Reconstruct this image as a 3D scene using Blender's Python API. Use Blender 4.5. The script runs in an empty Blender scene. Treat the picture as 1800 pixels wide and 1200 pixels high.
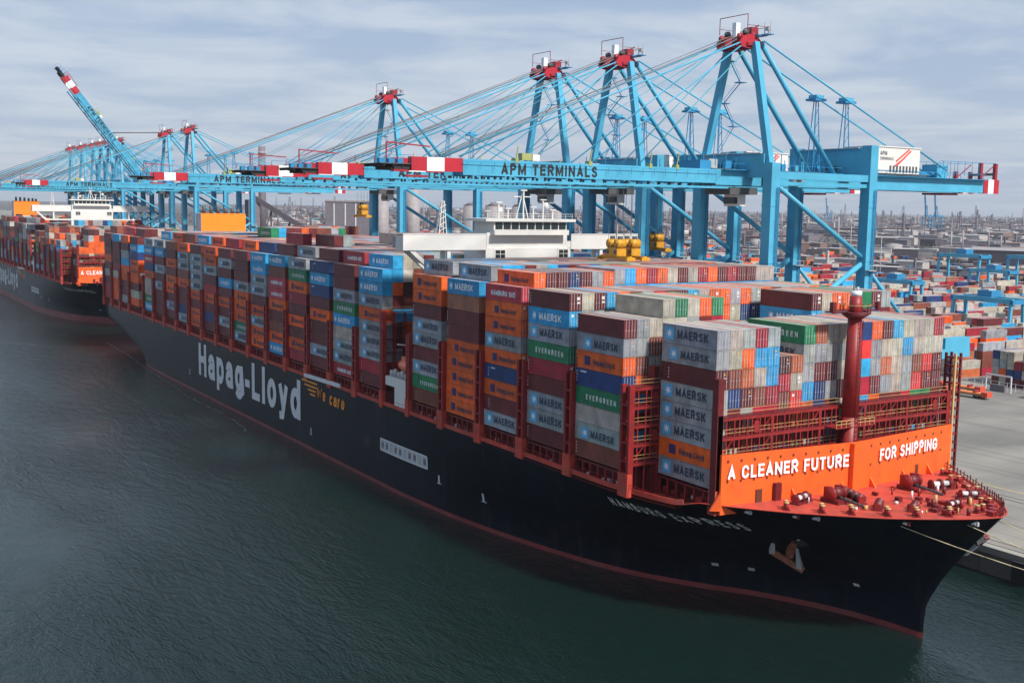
import bpy, bmesh, math, random
from mathutils import Vector, Matrix
from mathutils.bvhtree import BVHTree
from mathutils.noise import noise
R = math.radians
col = bpy.context.scene.collection
scene = bpy.context.scene

# ------------------------------------------------------------------ camera
CAMP = Vector((135.2486, -134.6839, 61.3681))
YAW, PITCH, ROLL, F = 2.5822, -0.1203, 0.0167, 1982.912
d = Vector((math.cos(PITCH)*math.cos(YAW), math.cos(PITCH)*math.sin(YAW), math.sin(PITCH)))
r_ = Vector((math.sin(YAW), -math.cos(YAW), 0)); u_ = r_.cross(d)
r2 = r_*math.cos(ROLL)+u_*math.sin(ROLL); u2 = -r_*math.sin(ROLL)+u_*math.cos(ROLL)
cam = bpy.data.cameras.new('camera'); camo = bpy.data.objects.new('camera', cam); col.objects.link(camo)
m = Matrix((r2, u2, -d)).transposed().to_4x4(); m.translation = CAMP
camo.matrix_world = m
cam.sensor_width = 36; cam.lens = F/1800*36; cam.clip_start = 1; cam.clip_end = 60000
scene.camera = camo

# ------------------------------------------------------------------ sky and sun
SUN_EL, SUN_AZ = R(46), R(10)      # azimuth measured from +X (ahead of the bow) towards +Y (the land)
w = bpy.data.worlds.new('World'); scene.world = w; w.use_nodes = True
nt = w.node_tree; nt.nodes.clear()
def N(nt, t, **k):
    n = nt.nodes.new(t)
    for a, b in k.items():
        setattr(n, a, b)
    return n
sky = N(nt, 'ShaderNodeTexSky', sky_type='NISHITA', sun_disc=False, sun_elevation=SUN_EL, sun_rotation=math.pi/2-SUN_AZ,
        air_density=1.0, dust_density=2.0, ozone_density=1.5)
tc = N(nt, 'ShaderNodeTexCoord'); sep = N(nt, 'ShaderNodeSeparateXYZ'); nt.links.new(tc.outputs['Generated'], sep.inputs[0])
def M(nt, op, a, b=None, clamp=False):
    n = N(nt, 'ShaderNodeMath', operation=op, use_clamp=clamp)
    for i, v in enumerate((a, b)):
        if v is None: continue
        if isinstance(v, (int, float)): n.inputs[i].default_value = v
        else: nt.links.new(v, n.inputs[i])
    return n.outputs[0]
zc = M(nt, 'ADD', M(nt, 'MAXIMUM', sep.outputs[2], 0.0), 0.06)
px = M(nt, 'DIVIDE', sep.outputs[0], zc); py = M(nt, 'DIVIDE', sep.outputs[1], zc)
cmb = N(nt, 'ShaderNodeCombineXYZ')
# stretch the cloud streaks across the view direction
ca, sa = math.cos(YAW+0.25), math.sin(YAW+0.25)
al = M(nt, 'ADD', M(nt, 'MULTIPLY', px, ca), M(nt, 'MULTIPLY', py, sa))
ac = M(nt, 'SUBTRACT', M(nt, 'MULTIPLY', py, ca), M(nt, 'MULTIPLY', px, sa))
nt.links.new(M(nt, 'MULTIPLY', al, 0.62), cmb.inputs[0]); nt.links.new(M(nt, 'MULTIPLY', ac, 0.52), cmb.inputs[1])
cn = N(nt, 'ShaderNodeTexNoise', noise_dimensions='3D'); cn.inputs['Scale'].default_value = 1.5; cn.inputs['Detail'].default_value = 10
cn.inputs['Roughness'].default_value = 0.60; cn.inputs['Distortion'].default_value = 0.35
nt.links.new(cmb.outputs[0], cn.inputs['Vector'])
rp = N(nt, 'ShaderNodeValToRGB'); nt.links.new(cn.outputs['Fac'], rp.inputs[0])
rp.color_ramp.elements[0].position = 0.41; rp.color_ramp.elements[0].color = (3.1, 4.5, 6.7, 1)
rp.color_ramp.elements[1].position = 0.60; rp.color_ramp.elements[1].color = (6.3, 7.1, 8.2, 1)
# horizon tint: pale and slightly pink near the skyline
rh = N(nt, 'ShaderNodeValToRGB'); nt.links.new(M(nt, 'MULTIPLY', M(nt, 'MAXIMUM', sep.outputs[2], 0.0), 3.2, True), rh.inputs[0])
rh.color_ramp.elements[0].color = (1, 1, 1, 1); rh.color_ramp.elements[0].position = 0.0
rh.color_ramp.elements[1].color = (0, 0, 0, 1); rh.color_ramp.elements[1].position = 1.0
hm = N(nt, 'ShaderNodeMix', data_type='RGBA'); nt.links.new(rh.outputs[0], hm.inputs[0])
nt.links.new(rp.outputs[0], hm.inputs[6]); hm.inputs[7].default_value = (6.2, 6.7, 7.6, 1)
hf = N(nt, 'ShaderNodeMix', data_type='RGBA'); hf.inputs[0].default_value = 0.4
nt.links.new(hm.outputs[2], hf.inputs[6]); nt.links.new(rp.outputs[0], hf.inputs[7])
mx = N(nt, 'ShaderNodeMix', data_type='RGBA'); mx.inputs[0].default_value = 0.85
nt.links.new(sky.outputs[0], mx.inputs[6]); nt.links.new(hf.outputs[2], mx.inputs[7])
bg = N(nt, 'ShaderNodeBackground'); bg.inputs[1].default_value = 0.089
nt.links.new(mx.outputs[2], bg.inputs[0])
out = N(nt, 'ShaderNodeOutputWorld'); nt.links.new(bg.outputs[0], out.inputs[0])

sl = bpy.data.lights.new('sun', 'SUN'); sl.energy = 5.0; sl.angle = R(6); sl.color = (1.0, 0.93, 0.84)
so = bpy.data.objects.new('sun', sl); col.objects.link(so)
sd = Vector((math.cos(SUN_EL)*math.cos(SUN_AZ), math.cos(SUN_EL)*math.sin(SUN_AZ), math.sin(SUN_EL)))
so.rotation_euler = sd.to_track_quat('Z', 'Y').to_euler(); so.location = (0, 0, 300)
scene.view_settings.view_transform = 'Standard'; scene.view_settings.look = 'None'
scene.view_settings.exposure = 0.20; scene.view_settings.gamma = 1.0; scene.view_settings.use_curve_mapping = False
scene.cycles.volume_bounces = 0; scene.cycles.max_bounces = 5
HAZE_D = 0.00005

# ------------------------------------------------------------------ materials
def mat(name, color=(.5, .5, .5), rough=.55, metal=0.0, var=0.12, vs=0.4, bump=0.0, bs=2.0, dirt=None, dirt_amt=0.0, dirt_scale=0.15):
    mm = bpy.data.materials.new(name); mm.use_nodes = True
    nt = mm.node_tree; b = nt.nodes['Principled BSDF']
    b.inputs['Roughness'].default_value = rough; b.inputs['Metallic'].default_value = metal
    tc = N(nt, 'ShaderNodeTexCoord'); no = N(nt, 'ShaderNodeTexNoise'); no.inputs['Scale'].default_value = vs; no.inputs['Detail'].default_value = 5
    nt.links.new(tc.outputs['Object'], no.inputs['Vector'])
    rr = N(nt, 'ShaderNodeValToRGB'); nt.links.new(no.outputs['Fac'], rr.inputs[0])
    lo = [c*(1-var) for c in color]; hi = [min(1, c*(1+var)) for c in color]
    rr.color_ramp.elements[0].position = .3; rr.color_ramp.elements[0].color = (*lo, 1)
    rr.color_ramp.elements[1].position = .7; rr.color_ramp.elements[1].color = (*hi, 1)
    co = rr.outputs[0]
    if dirt:
        n2 = N(nt, 'ShaderNodeTexNoise'); n2.inputs['Scale'].default_value = dirt_scale; n2.inputs['Detail'].default_value = 8; n2.inputs['Roughness'].default_value = .7
        nt.links.new(tc.outputs['Object'], n2.inputs['Vector'])
        r3 = N(nt, 'ShaderNodeValToRGB'); nt.links.new(n2.outputs['Fac'], r3.inputs[0])
        r3.color_ramp.elements[0].position = .5; r3.color_ramp.elements[0].color = (0, 0, 0, 1)
        r3.color_ramp.elements[1].position = .68; r3.color_ramp.elements[1].color = (dirt_amt,)*3+(1,)
        mi = N(nt, 'ShaderNodeMix', data_type='RGBA'); nt.links.new(r3.outputs[0], mi.inputs[0]); nt.links.new(co, mi.inputs[6])
        mi.inputs[7].default_value = (*dirt, 1); co = mi.outputs[2]
    nt.links.new(co, b.inputs['Base Color'])
    if bump:
        n3 = N(nt, 'ShaderNodeTexNoise'); n3.inputs['Scale'].default_value = bs; n3.inputs['Detail'].default_value = 6
        nt.links.new(tc.outputs['Object'], n3.inputs['Vector'])
        bp = N(nt, 'ShaderNodeBump'); bp.inputs['Strength'].default_value = bump; nt.links.new(n3.outputs['Fac'], bp.inputs['Height'])
        nt.links.new(bp.outputs[0], b.inputs['Normal'])
    return mm

def paint_mat(name, stuff):
    """weathered corrugated container paint; the colour comes from the object (or the face colour of the far mass)"""
    mm = bpy.data.materials.new(name); mm.use_nodes = True; nt = mm.node_tree; b = nt.nodes['Principled BSDF']
    b.inputs['Roughness'].default_value = .55
    tc = N(nt, 'ShaderNodeTexCoord'); ge = N(nt, 'ShaderNodeNewGeometry')
    if stuff:
        at = N(nt, 'ShaderNodeAttribute', attribute_name='Col'); base = at.outputs['Color']
        vec = tc.outputs['Object']
    else:
        oi = N(nt, 'ShaderNodeObjectInfo'); base = oi.outputs['Color']
        ad = N(nt, 'ShaderNodeVectorMath', operation='ADD'); nt.links.new(tc.outputs['Object'], ad.inputs[0]); nt.links.new(oi.outputs['Location'], ad.inputs[1])
        vec = ad.outputs[0]
    # broad fading
    n1 = N(nt, 'ShaderNodeTexNoise'); n1.inputs['Scale'].default_value = .55; n1.inputs['Detail'].default_value = 6; nt.links.new(vec, n1.inputs['Vector'])
    hsv = N(nt, 'ShaderNodeHueSaturation'); nt.links.new(base, hsv.inputs['Color'])
    mr = N(nt, 'ShaderNodeMapRange'); nt.links.new(n1.outputs['Fac'], mr.inputs[0]); mr.inputs[1].default_value = .3; mr.inputs[2].default_value = .7; mr.inputs[3].default_value = .64; mr.inputs[4].default_value = 1.12
    nt.links.new(mr.outputs[0], hsv.inputs['Value'])
    # rust and grime streaks running down
    mp = N(nt, 'ShaderNodeMapping'); mp.inputs['Scale'].default_value = (3.2, 3.2, .28); nt.links.new(vec, mp.inputs[0])
    n2 = N(nt, 'ShaderNodeTexNoise'); n2.inputs['Scale'].default_value = 1.0; n2.inputs['Detail'].default_value = 4; nt.links.new(mp.outputs[0], n2.inputs['Vector'])
    r2_ = N(nt, 'ShaderNodeValToRGB'); nt.links.new(n2.outputs['Fac'], r2_.inputs[0])
    r2_.color_ramp.elements[0].position = .55; r2_.color_ramp.elements[0].color = (0, 0, 0, 1)
    r2_.color_ramp.elements[1].position = .75; r2_.color_ramp.elements[1].color = (.34, .34, .34, 1)
    m1 = N(nt, 'ShaderNodeMix', data_type='RGBA'); nt.links.new(r2_.outputs[0], m1.inputs[0]); nt.links.new(hsv.outputs[0], m1.inputs[6]); m1.inputs[7].default_value = (.12, .075, .05, 1)
    # paler roofs: dust and fading, plus sun and sky sheen put into the colour
    sp = N(nt, 'ShaderNodeSeparateXYZ'); nt.links.new(ge.outputs['Normal'], sp.inputs[0])
    up = M(nt, 'MULTIPLY', M(nt, 'GREATER_THAN', sp.outputs[2], .7), M(nt, 'ADD', M(nt, 'MULTIPLY', n1.outputs['Fac'], .5), .22))
    m2 = N(nt, 'ShaderNodeMix', data_type='RGBA'); nt.links.new(up, m2.inputs[0]); nt.links.new(m1.outputs[2], m2.inputs[6]); m2.inputs[7].default_value = (.42, .35, .31, 1)
    nt.links.new(m2.outputs[2], b.inputs['Base Color'])
    # corrugation as a real relief of the sheet (bump), along x and y
    so_ = N(nt, 'ShaderNodeSeparateXYZ'); nt.links.new(tc.outputs['Object'], so_.inputs[0])
    wv = M(nt, 'ADD', M(nt, 'SINE', M(nt, 'MULTIPLY', so_.outputs[0], 2*math.pi/.36)), M(nt, 'SINE', M(nt, 'MULTIPLY', so_.outputs[1], 2*math.pi/.30)))
    bp = N(nt, 'ShaderNodeBump'); bp.inputs['Strength'].default_value = .35; bp.inputs['Distance'].default_value = .035
    nt.links.new(M(nt, 'MULTIPLY', wv, .7), bp.inputs['Height']); nt.links.new(bp.outputs[0], b.inputs['Normal'])
    return mm

MT = {}
def sm(k, *a, **kw): MT[k] = mat(k, *a, **kw)
MT['paint'] = paint_mat('container_paint', False); MT['paint_far'] = paint_mat('container_paint_far', True)
sm('hull', (.0035, .0055, .012), .34, var=.35, vs=.06, bump=.05, bs=.25, dirt=(.015, .018, .024), dirt_amt=.4, dirt_scale=.09)
MT['hull'].node_tree.nodes['Principled BSDF'].inputs['Specular IOR Level'].default_value = .12
sm('boot', (.19, .028, .030), .5, var=.3, vs=.3, dirt=(.10, .06, .05), dirt_amt=.6)
sm('deckred', (.45, .050, .030), .6, var=.25, vs=.5, dirt=(.24, .10, .08), dirt_amt=.6, dirt_scale=.35, bump=.1)
sm('ironred', (.24, .013, .014), .5, var=.2, vs=.8, dirt=(.10, .025, .02), dirt_amt=.5, dirt_scale=.5)
sm('darkred', (.12, .009, .012), .5, var=.2, vs=.8)
sm('orange', (.84, .112, .012), .55, var=.10, vs=.5, dirt=(.42, .07, .02), dirt_amt=.55, dirt_scale=.45, bump=.12, bs=.8)
sm('funnel', (.90, .24, .012), .5, var=.05)
sm('hole', (.10, .022, .01), .8)
sm('black', (.015, .016, .018), .6)
sm('darkgrey', (.07, .075, .08), .6)
sm('white', (.66, .66, .64), .5, var=.06, vs=.3, dirt=(.45, .42, .38), dirt_amt=.35)
sm('letterwhite', (.62, .64, .67), .5, var=.08, vs=.8)
sm('glass', (.02, .03, .035), .12)
sm('crane', (.075, .36, .54), .42, var=.13, vs=.12, dirt=(.05, .25, .38), dirt_amt=.45, dirt_scale=.18)
sm('craned', (.030, .22, .42), .45, var=.15, vs=.15)
sm('cranered', (.40, .014, .028), .45, var=.1)
sm('railred', (.27, .018, .03), .5, var=.1)
sm('rope', (.055, .30, .40), .5)
sm('wire', (.14, .14, .15), .6)
sm('cable', (.42, .36, .24), .8)
sm('yellow', (.56, .27, .012), .5, var=.25, vs=1.5, dirt=(.12, .07, .02), dirt_amt=.6, dirt_scale=.8)
sm('olive', (.30, .33, .12), .6)
sm('railyellow', (.50, .34, .14), .6)
sm('lblue', (.10, .42, .72), .5); sm('kwhite', (.78, .82, .86), .5); sm('mdark', (.03, .05, .085), .6)
sm('hlblue', (.03, .03, .12), .6); sm('txtgreenw', (.70, .76, .72), .6)
sm('orangetext', (.85, .30, .03), .5)
sm('concrete', (.30, .285, .265), .85, var=.10, vs=.05, bump=.05, dirt=(.17, .165, .16), dirt_amt=.55, dirt_scale=.035)
sm('quaywall', (.16, .15, .14), .85, var=.2, vs=.15, dirt=(.05, .05, .045), dirt_amt=.8, dirt_scale=.1)
sm('linepaint', (.55, .42, .10), .7, var=.2, vs=.4)
sm('lifeboat', (.78, .20, .13), .4)
sm('galv', (.40, .42, .44), .5); sm('foam', (.13, .16, .165), .7)
sm('namewhite', (.92, .92, .92), .5, var=.05)
sm('rust', (.26, .085, .045), .7, var=.4, vs=1.5)
sm('shedgrey', (.15, .135, .16), .7); sm('shedlight', (.27, .25, .26), .7); sm('sheddark', (.065, .055, .07), .7); sm('brick', (.20, .12, .10), .8)
sm('tankwhite', (.40, .38, .37), .6); sm('rubber', (.02, .02, .022), .8); sm('agvred', (.55, .07, .035), .5); sm('agvorange', (.65, .20, .05), .5)
sm('redtext', (.75, .05, .04), .5); sm('greytext', (.18, .18, .20), .6)

def hull_weather():
    nt = MT['hull'].node_tree; b = nt.nodes['Principled BSDF']; l = b.inputs['Base Color'].links[0]; src = l.from_socket
    tc = N(nt, 'ShaderNodeTexCoord'); mp = N(nt, 'ShaderNodeMapping'); mp.inputs['Scale'].default_value = (.55, .55, .035); nt.links.new(tc.outputs['Object'], mp.inputs[0])
    n = N(nt, 'ShaderNodeTexNoise'); n.inputs['Scale'].default_value = 1; n.inputs['Detail'].default_value = 6; nt.links.new(mp.outputs[0], n.inputs['Vector'])
    rr = N(nt, 'ShaderNodeValToRGB'); nt.links.new(n.outputs['Fac'], rr.inputs[0]); rr.color_ramp.elements[0].position = .56; rr.color_ramp.elements[0].color = (0, 0, 0, 1); rr.color_ramp.elements[1].position = .76; rr.color_ramp.elements[1].color = (.55, .55, .55, 1)
    mi = N(nt, 'ShaderNodeMix', data_type='RGBA'); nt.links.new(rr.outputs[0], mi.inputs[0]); nt.links.new(src, mi.inputs[6]); mi.inputs[7].default_value = (.030, .028, .028, 1)
    # weld seams of the plating
    sp = N(nt, 'ShaderNodeSeparateXYZ'); nt.links.new(tc.outputs['Object'], sp.inputs[0]); cb = N(nt, 'ShaderNodeCombineXYZ'); nt.links.new(sp.outputs[0], cb.inputs[0]); nt.links.new(sp.outputs[2], cb.inputs[1])
    br = N(nt, 'ShaderNodeTexBrick'); nt.links.new(cb.outputs[0], br.inputs['Vector']); br.inputs['Scale'].default_value = 1; br.inputs['Brick Width'].default_value = 11; br.inputs['Row Height'].default_value = 3.1; br.inputs['Mortar Size'].default_value = .07; br.inputs['Mortar Smooth'].default_value = 1
    m2 = N(nt, 'ShaderNodeMix', data_type='RGBA'); nt.links.new(M(nt, 'MULTIPLY', br.outputs['Fac'], .45), m2.inputs[0]); nt.links.new(mi.outputs[2], m2.inputs[6]); m2.inputs[7].default_value = (.022, .026, .034, 1)
    nt.links.new(m2.outputs[2], b.inputs['Base Color'])
hull_weather()
def water_mat():
    mm = bpy.data.materials.new('harbour_water'); mm.use_nodes = True; nt = mm.node_tree; b = nt.nodes['Principled BSDF']
    b.inputs['Base Color'].default_value = (.004, .014, .0125, 1); b.inputs['Roughness'].default_value = .08; b.inputs['IOR'].default_value = 1.333
    tc = N(nt, 'ShaderNodeTexCoord')
    def ns(scale, rot, stretch, det=3):
        mp = N(nt, 'ShaderNodeMapping'); mp.inputs['Rotation'].default_value = (0, 0, rot); mp.inputs['Scale'].default_value = (1, stretch, 1)
        nt.links.new(tc.outputs['Object'], mp.inputs[0]); n = N(nt, 'ShaderNodeTexNoise'); n.inputs['Scale'].default_value = scale; n.inputs['Detail'].default_value = det
        nt.links.new(mp.outputs[0], n.inputs['Vector']); return n.outputs['Fac']
    a = ns(.50, .9, 2.6, 4); bb = ns(.16, .6, 2.2, 3); c = ns(1.5, 1.1, 2.0, 3); pt = ns(.012, .5, 2.5, 4)
    patch = N(nt, 'ShaderNodeMapRange'); nt.links.new(pt, patch.inputs[0]); patch.inputs[1].default_value = .35; patch.inputs[2].default_value = .65; patch.inputs[3].default_value = .35; patch.inputs[4].default_value = 1.1
    h = M(nt, 'ADD', M(nt, 'ADD', M(nt, 'MULTIPLY', a, .55), M(nt, 'MULTIPLY', bb, 1.1)), M(nt, 'MULTIPLY', c, .46))
    bp = N(nt, 'ShaderNodeBump'); bp.inputs['Distance'].default_value = 1.0; nt.links.new(M(nt, 'MULTIPLY', patch.outputs[0], .55), bp.inputs['Strength']); nt.links.new(h, bp.inputs['Height'])
    nt.links.new(bp.outputs[0], b.inputs['Normal'])
    return mm
MT['water'] = water_mat()

def land_mat():
    """concrete terminal near the quay, then soil, grass and dark industrial ground further inland"""
    mm = bpy.data.materials.new('ground_cover'); mm.use_nodes = True; nt = mm.node_tree; b = nt.nodes['Principled BSDF']; b.inputs['Roughness'].default_value = .9
    tc = N(nt, 'ShaderNodeTexCoord'); n = N(nt, 'ShaderNodeTexNoise'); n.inputs['Scale'].default_value = .012; n.inputs['Detail'].default_value = 9; n.inputs['Roughness'].default_value = .65
    mp = N(nt, 'ShaderNodeMapping'); mp.inputs['Rotation'].default_value = (0, 0, .5); mp.inputs['Scale'].default_value = (1, .35, 1)
    nt.links.new(tc.outputs['Object'], mp.inputs[0]); nt.links.new(mp.outputs[0], n.inputs['Vector'])
    r1 = N(nt, 'ShaderNodeValToRGB'); nt.links.new(n.outputs['Fac'], r1.inputs[0]); e = r1.color_ramp.elements
    e[0].position = .30; e[0].color = (.045, .038, .042, 1); e[1].position = .72; e[1].color = (.16, .14, .135, 1)
    for p, cc in ((.42, (.055, .056, .036, 1)), (.48, (.085, .075, .068, 1)), (.58, (.065, .055, .062, 1))):
        x = e.new(p); x.color = cc
    n2 = N(nt, 'ShaderNodeTexNoise'); n2.inputs['Scale'].default_value = .05; n2.inputs['Detail'].default_value = 8; nt.links.new(mp.outputs[0], n2.inputs['Vector'])
    r2_ = N(nt, 'ShaderNodeValToRGB'); nt.links.new(n2.outputs['Fac'], r2_.inputs[0])
    r2_.color_ramp.elements[0].position = .35; r2_.color_ramp.elements[0].color = (.14, .137, .13, 1); r2_.color_ramp.elements[1].position = .65; r2_.color_ramp.elements[1].color = (.26, .245, .22, 1)
    # faint tyre and joint streaks along the quay
    mp3 = N(nt, 'ShaderNodeMapping'); mp3.inputs['Scale'].default_value = (.012, .5, 1); nt.links.new(tc.outputs['Object'], mp3.inputs[0])
    n3 = N(nt, 'ShaderNodeTexNoise'); n3.inputs['Scale'].default_value = 1; n3.inputs['Detail'].default_value = 6; nt.links.new(mp3.outputs[0], n3.inputs['Vector'])
    r3 = N(nt, 'ShaderNodeValToRGB'); nt.links.new(n3.outputs['Fac'], r3.inputs[0]); r3.color_ramp.elements[0].position = .48; r3.color_ramp.elements[0].color = (1, 1, 1, 1)
    r3.color_ramp.elements[1].position = .66; r3.color_ramp.elements[1].color = (.80, .80, .80, 1)
    mu = N(nt, 'ShaderNodeMix', data_type='RGBA', blend_type='MULTIPLY'); mu.inputs[0].default_value = 1; nt.links.new(r2_.outputs[0], mu.inputs[6]); nt.links.new(r3.outputs[0], mu.inputs[7])
    sp = N(nt, 'ShaderNodeSeparateXYZ'); nt.links.new(tc.outputs['Object'], sp.inputs[0])
    f = N(nt, 'ShaderNodeMapRange'); nt.links.new(sp.outputs[1], f.inputs[0]); f.inputs[1].default_value = 560; f.inputs[2].default_value = 600
    mi = N(nt, 'ShaderNodeMix', data_type='RGBA'); nt.links.new(f.outputs[0], mi.inputs[0]); nt.links.new(mu.outputs[2], mi.inputs[6]); nt.links.new(r1.outputs[0], mi.inputs[7])
    nt.links.new(mi.outputs[2], b.inputs['Base Color'])
    return mm
MT['land'] = land_mat()

for k_ in ('crane', 'craned'): MT[k_].node_tree.nodes['Principled BSDF'].inputs['Specular IOR Level'].default_value = .25
# ------------------------------------------------------------------ helpers
class MB:
    """collects boxes, bars and tubes with materials; build() links them as ONE mesh object"""
    def __init__(s): s.v = []; s.f = []; s.m = []; s.mats = []; s.sm = []
    def mi(s, k):
        if k not in s.mats: s.mats.append(k)
        return s.mats.index(k)
    def poly(s, pts, faces, k, smooth=False):
        o = len(s.v); s.v += [tuple(p) for p in pts]; i = s.mi(k)
        for f in faces: s.f.append(tuple(o+a for a in f)); s.m.append(i); s.sm.append(smooth)
        return s
    def box(s, x0, x1, y0, y1, z0, z1, k):
        return s.poly([(x0, y0, z0), (x1, y0, z0), (x1, y1, z0), (x0, y1, z0), (x0, y0, z1), (x1, y0, z1), (x1, y1, z1), (x0, y1, z1)],
                      [(0, 3, 2, 1), (4, 5, 6, 7), (0, 1, 5, 4), (1, 2, 6, 5), (2, 3, 7, 6), (3, 0, 4, 7)], k)
    def cb(s, c, sz, k): return s.box(c[0]-sz[0]/2, c[0]+sz[0]/2, c[1]-sz[1]/2, c[1]+sz[1]/2, c[2]-sz[2]/2, c[2]+sz[2]/2, k)
    def bar(s, a, b, w, k, h=None, n=4, b2=None):
        """square bar (n=4) or tube from a to b; w width, h height, b2 taper factor"""
        a = Vector(a); b = Vector(b); h = h or w; dd = b-a
        if dd.length < 1e-6: return s
        dd.normalize(); ref = Vector((0, 0, 1)) if abs(dd.z) < .95 else Vector((0, 1, 0))
        s1 = dd.cross(ref).normalized(); s2 = s1.cross(dd).normalized(); pts = []; t = b2 or 1
        for p, q in ((a, 1), (b, t)):
            for i in range(n):
                an = 2*math.pi*(i+.5)/n; r = .5/math.cos(math.pi/n) if n == 4 else .5
                pts.append(p+s1*math.cos(an)*w*r*q+s2*math.sin(an)*h*r*q)
        fs = [(i, (i+1) % n, n+(i+1) % n, n+i) for i in range(n)]+[tuple(range(n-1, -1, -1)), tuple(range(n, 2*n))]
        return s.poly(pts, fs, k, n > 5)
    def cyl(s, c, r, h, k, n=16, r2=None): return s.bar(c, (c[0], c[1], c[2]+h), r*2, k, n=n, b2=(r2/r if r2 is not None else None))
    def build(s, name, parent=None, loc=None):
        me = bpy.data.meshes.new(name); me.from_pydata(s.v, [], s.f)
        for k in s.mats: me.materials.append(MT[k])
        me.polygons.foreach_set('material_index', s.m); me.polygons.foreach_set('use_smooth', s.sm); me.update()
        o = bpy.data.objects.new(name, me); col.objects.link(o)
        if parent: o.parent = parent
        if loc: o.location = loc
        return o

def tag(o, label=None, cat=None, group=None, kind=None):
    if label: o['label'] = label
    if cat: o['category'] = cat
    if group: o['group'] = group
    if kind: o['kind'] = kind
    return o
def empty(name, loc=(0, 0, 0), rz=0):
    o = bpy.data.objects.new(name, None); col.objects.link(o); o.location = loc; o.rotation_euler = (0, 0, rz); o.empty_display_size = .5; return o
def copy_tree(o, parent=None, skip=()):
    c = o.copy(); col.objects.link(c); c.parent = parent
    for ch in o.children:
        if ch.name.split('.')[0] in skip: continue
        copy_tree(ch, c, skip)
    return c

def arc(cx, cy, rx, ry, a0, a1, n=7):
    return [(cx+rx*math.cos(R(a0+(a1-a0)*i/n)), cy+ry*math.sin(R(a0+(a1-a0)*i/n))) for i in range(n+1)]
_P = [(0, 1), (.62, 1)]+arc(.62, .74, .38, .26, 90, -90)+[(0, .48)]
_O = arc(.5, .62, .5, .38, 0, 180, 8)+arc(.5, .38, .5, .38, 180, 360, 8)+[(1.0, .62)]
_C = arc(.5, .64, .5, .36, 15, 180, 7)+arc(.5, .36, .5, .36, 180, 345, 7)
_S = arc(.5, .77, .48, .23, 15, 180, 6)+[(.1, .63), (.5, .53), (.9, .42)]+arc(.5, .23, .5, .23, 20, -165, 7)
# glyph: (width, strokes) with centre lines in a unit box; capitals one unit tall
GL = {'A': (.74, [[(0, 0), (.5, 1), (1, 0)], [(.2, .28), (.8, .28)]]), 'B': (.68, [[(0, 0), (0, 1), (.6, 1)]+arc(.6, .76, .34, .24, 90, -90, 6)+[(0, .52)], [(.6, .52)]+arc(.62, .26, .38, .26, 90, -90, 6)+[(0, 0)]]),
      'C': (.72, [_C]), 'D': (.72, [[(0, 0), (0, 1), (.5, 1)]+arc(.5, .5, .5, .5, 90, -90, 9)+[(0, 0)]]), 'E': (.62, [[(1, 1), (0, 1), (0, 0), (1, 0)], [(0, .52), (.9, .52)]]), 'F': (.58, [[(1, 1), (0, 1), (0, 0)], [(0, .5), (.88, .5)]]),
      'G': (.76, [_C+[(1, .44), (.58, .44)]]), 'H': (.72, [[(0, 0), (0, 1)], [(1, 0), (1, 1)], [(0, .52), (1, .52)]]), 'I': (.20, [[(.5, 0), (.5, 1)]]), 'K': (.74, [[(0, 0), (0, 1)], [(.95, 1), (0, .38)], [(.34, .6), (1, 0)]]),
      'L': (.58, [[(0, 1), (0, 0), (1, 0)]]), 'M': (.86, [[(0, 0), (0, 1)], [(0, 1), (.5, .15), (1, 1)], [(1, 1), (1, 0)]]), 'N': (.74, [[(0, 0), (0, 1)], [(0, 1), (1, 0)], [(1, 0), (1, 1)]]), 'O': (.78, [_O]),
      'P': (.66, [[(0, 0)]+_P]), 'R': (.70, [[(0, 0)]+_P, [(.5, .48), (1, 0)]]), 'S': (.66, [_S]), 'T': (.64, [[(0, 1), (1, 1)], [(.5, 1), (.5, 0)]]), 'U': (.72, [[(0, 1), (0, .36)]+arc(.5, .36, .5, .36, 180, 360, 8)+[(1, 1)]]),
      'V': (.72, [[(0, 1), (.5, 0), (1, 1)]]), 'W': (1.0, [[(0, 1), (.26, 0), (.5, .85), (.74, 0), (1, 1)]]), 'X': (.72, [[(0, 0), (1, 1)], [(0, 1), (1, 0)]]), '-': (.36, [[(0, .33), (1, .33)]]), ' ': (.30, []),
      'a': (.60, [[(.08, .56)]+arc(.5, .54, .42, .18, 160, 0, 6)+[(1, 0)], [(1, .42), (.5, .40)]+arc(.42, .2, .42, .2, 90, 270, 6)+[(.8, .04), (1, .18)]]),
      'p': (.62, [[(0, .72), (0, -.26)], arc(.5, .36, .5, .36, 160, -160, 12)]), 'g': (.62, [[(1, .72), (1, -.06)]+arc(.5, -.06, .5, .18, 0, -150, 6), arc(.5, .38, .5, .34, 20, 340, 12)]), 'd': (.62, [[(1, 0), (1, 1)], arc(.5, .36, .5, .36, 20, 340, 12)]),
      'l': (.20, [[(.5, 0), (.5, 1)]]), 'o': (.62, [arc(.5, .36, .5, .36, 0, 360, 14)]), 'y': (.60, [[(0, .72), (.5, .02)], [(1, .72), (.38, -.22), (.05, -.24)]]), 'e': (.60, [[(0, .38), (1, .38)]+arc(.5, .36, .5, .36, 5, 320, 12)]),
      'c': (.56, [arc(.5, .36, .5, .36, 45, 315, 10)]), 'r': (.42, [[(0, 0), (0, .72)], [(0, .42)]+arc(.75, .42, .75, .30, 180, 90, 5)])}
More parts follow.
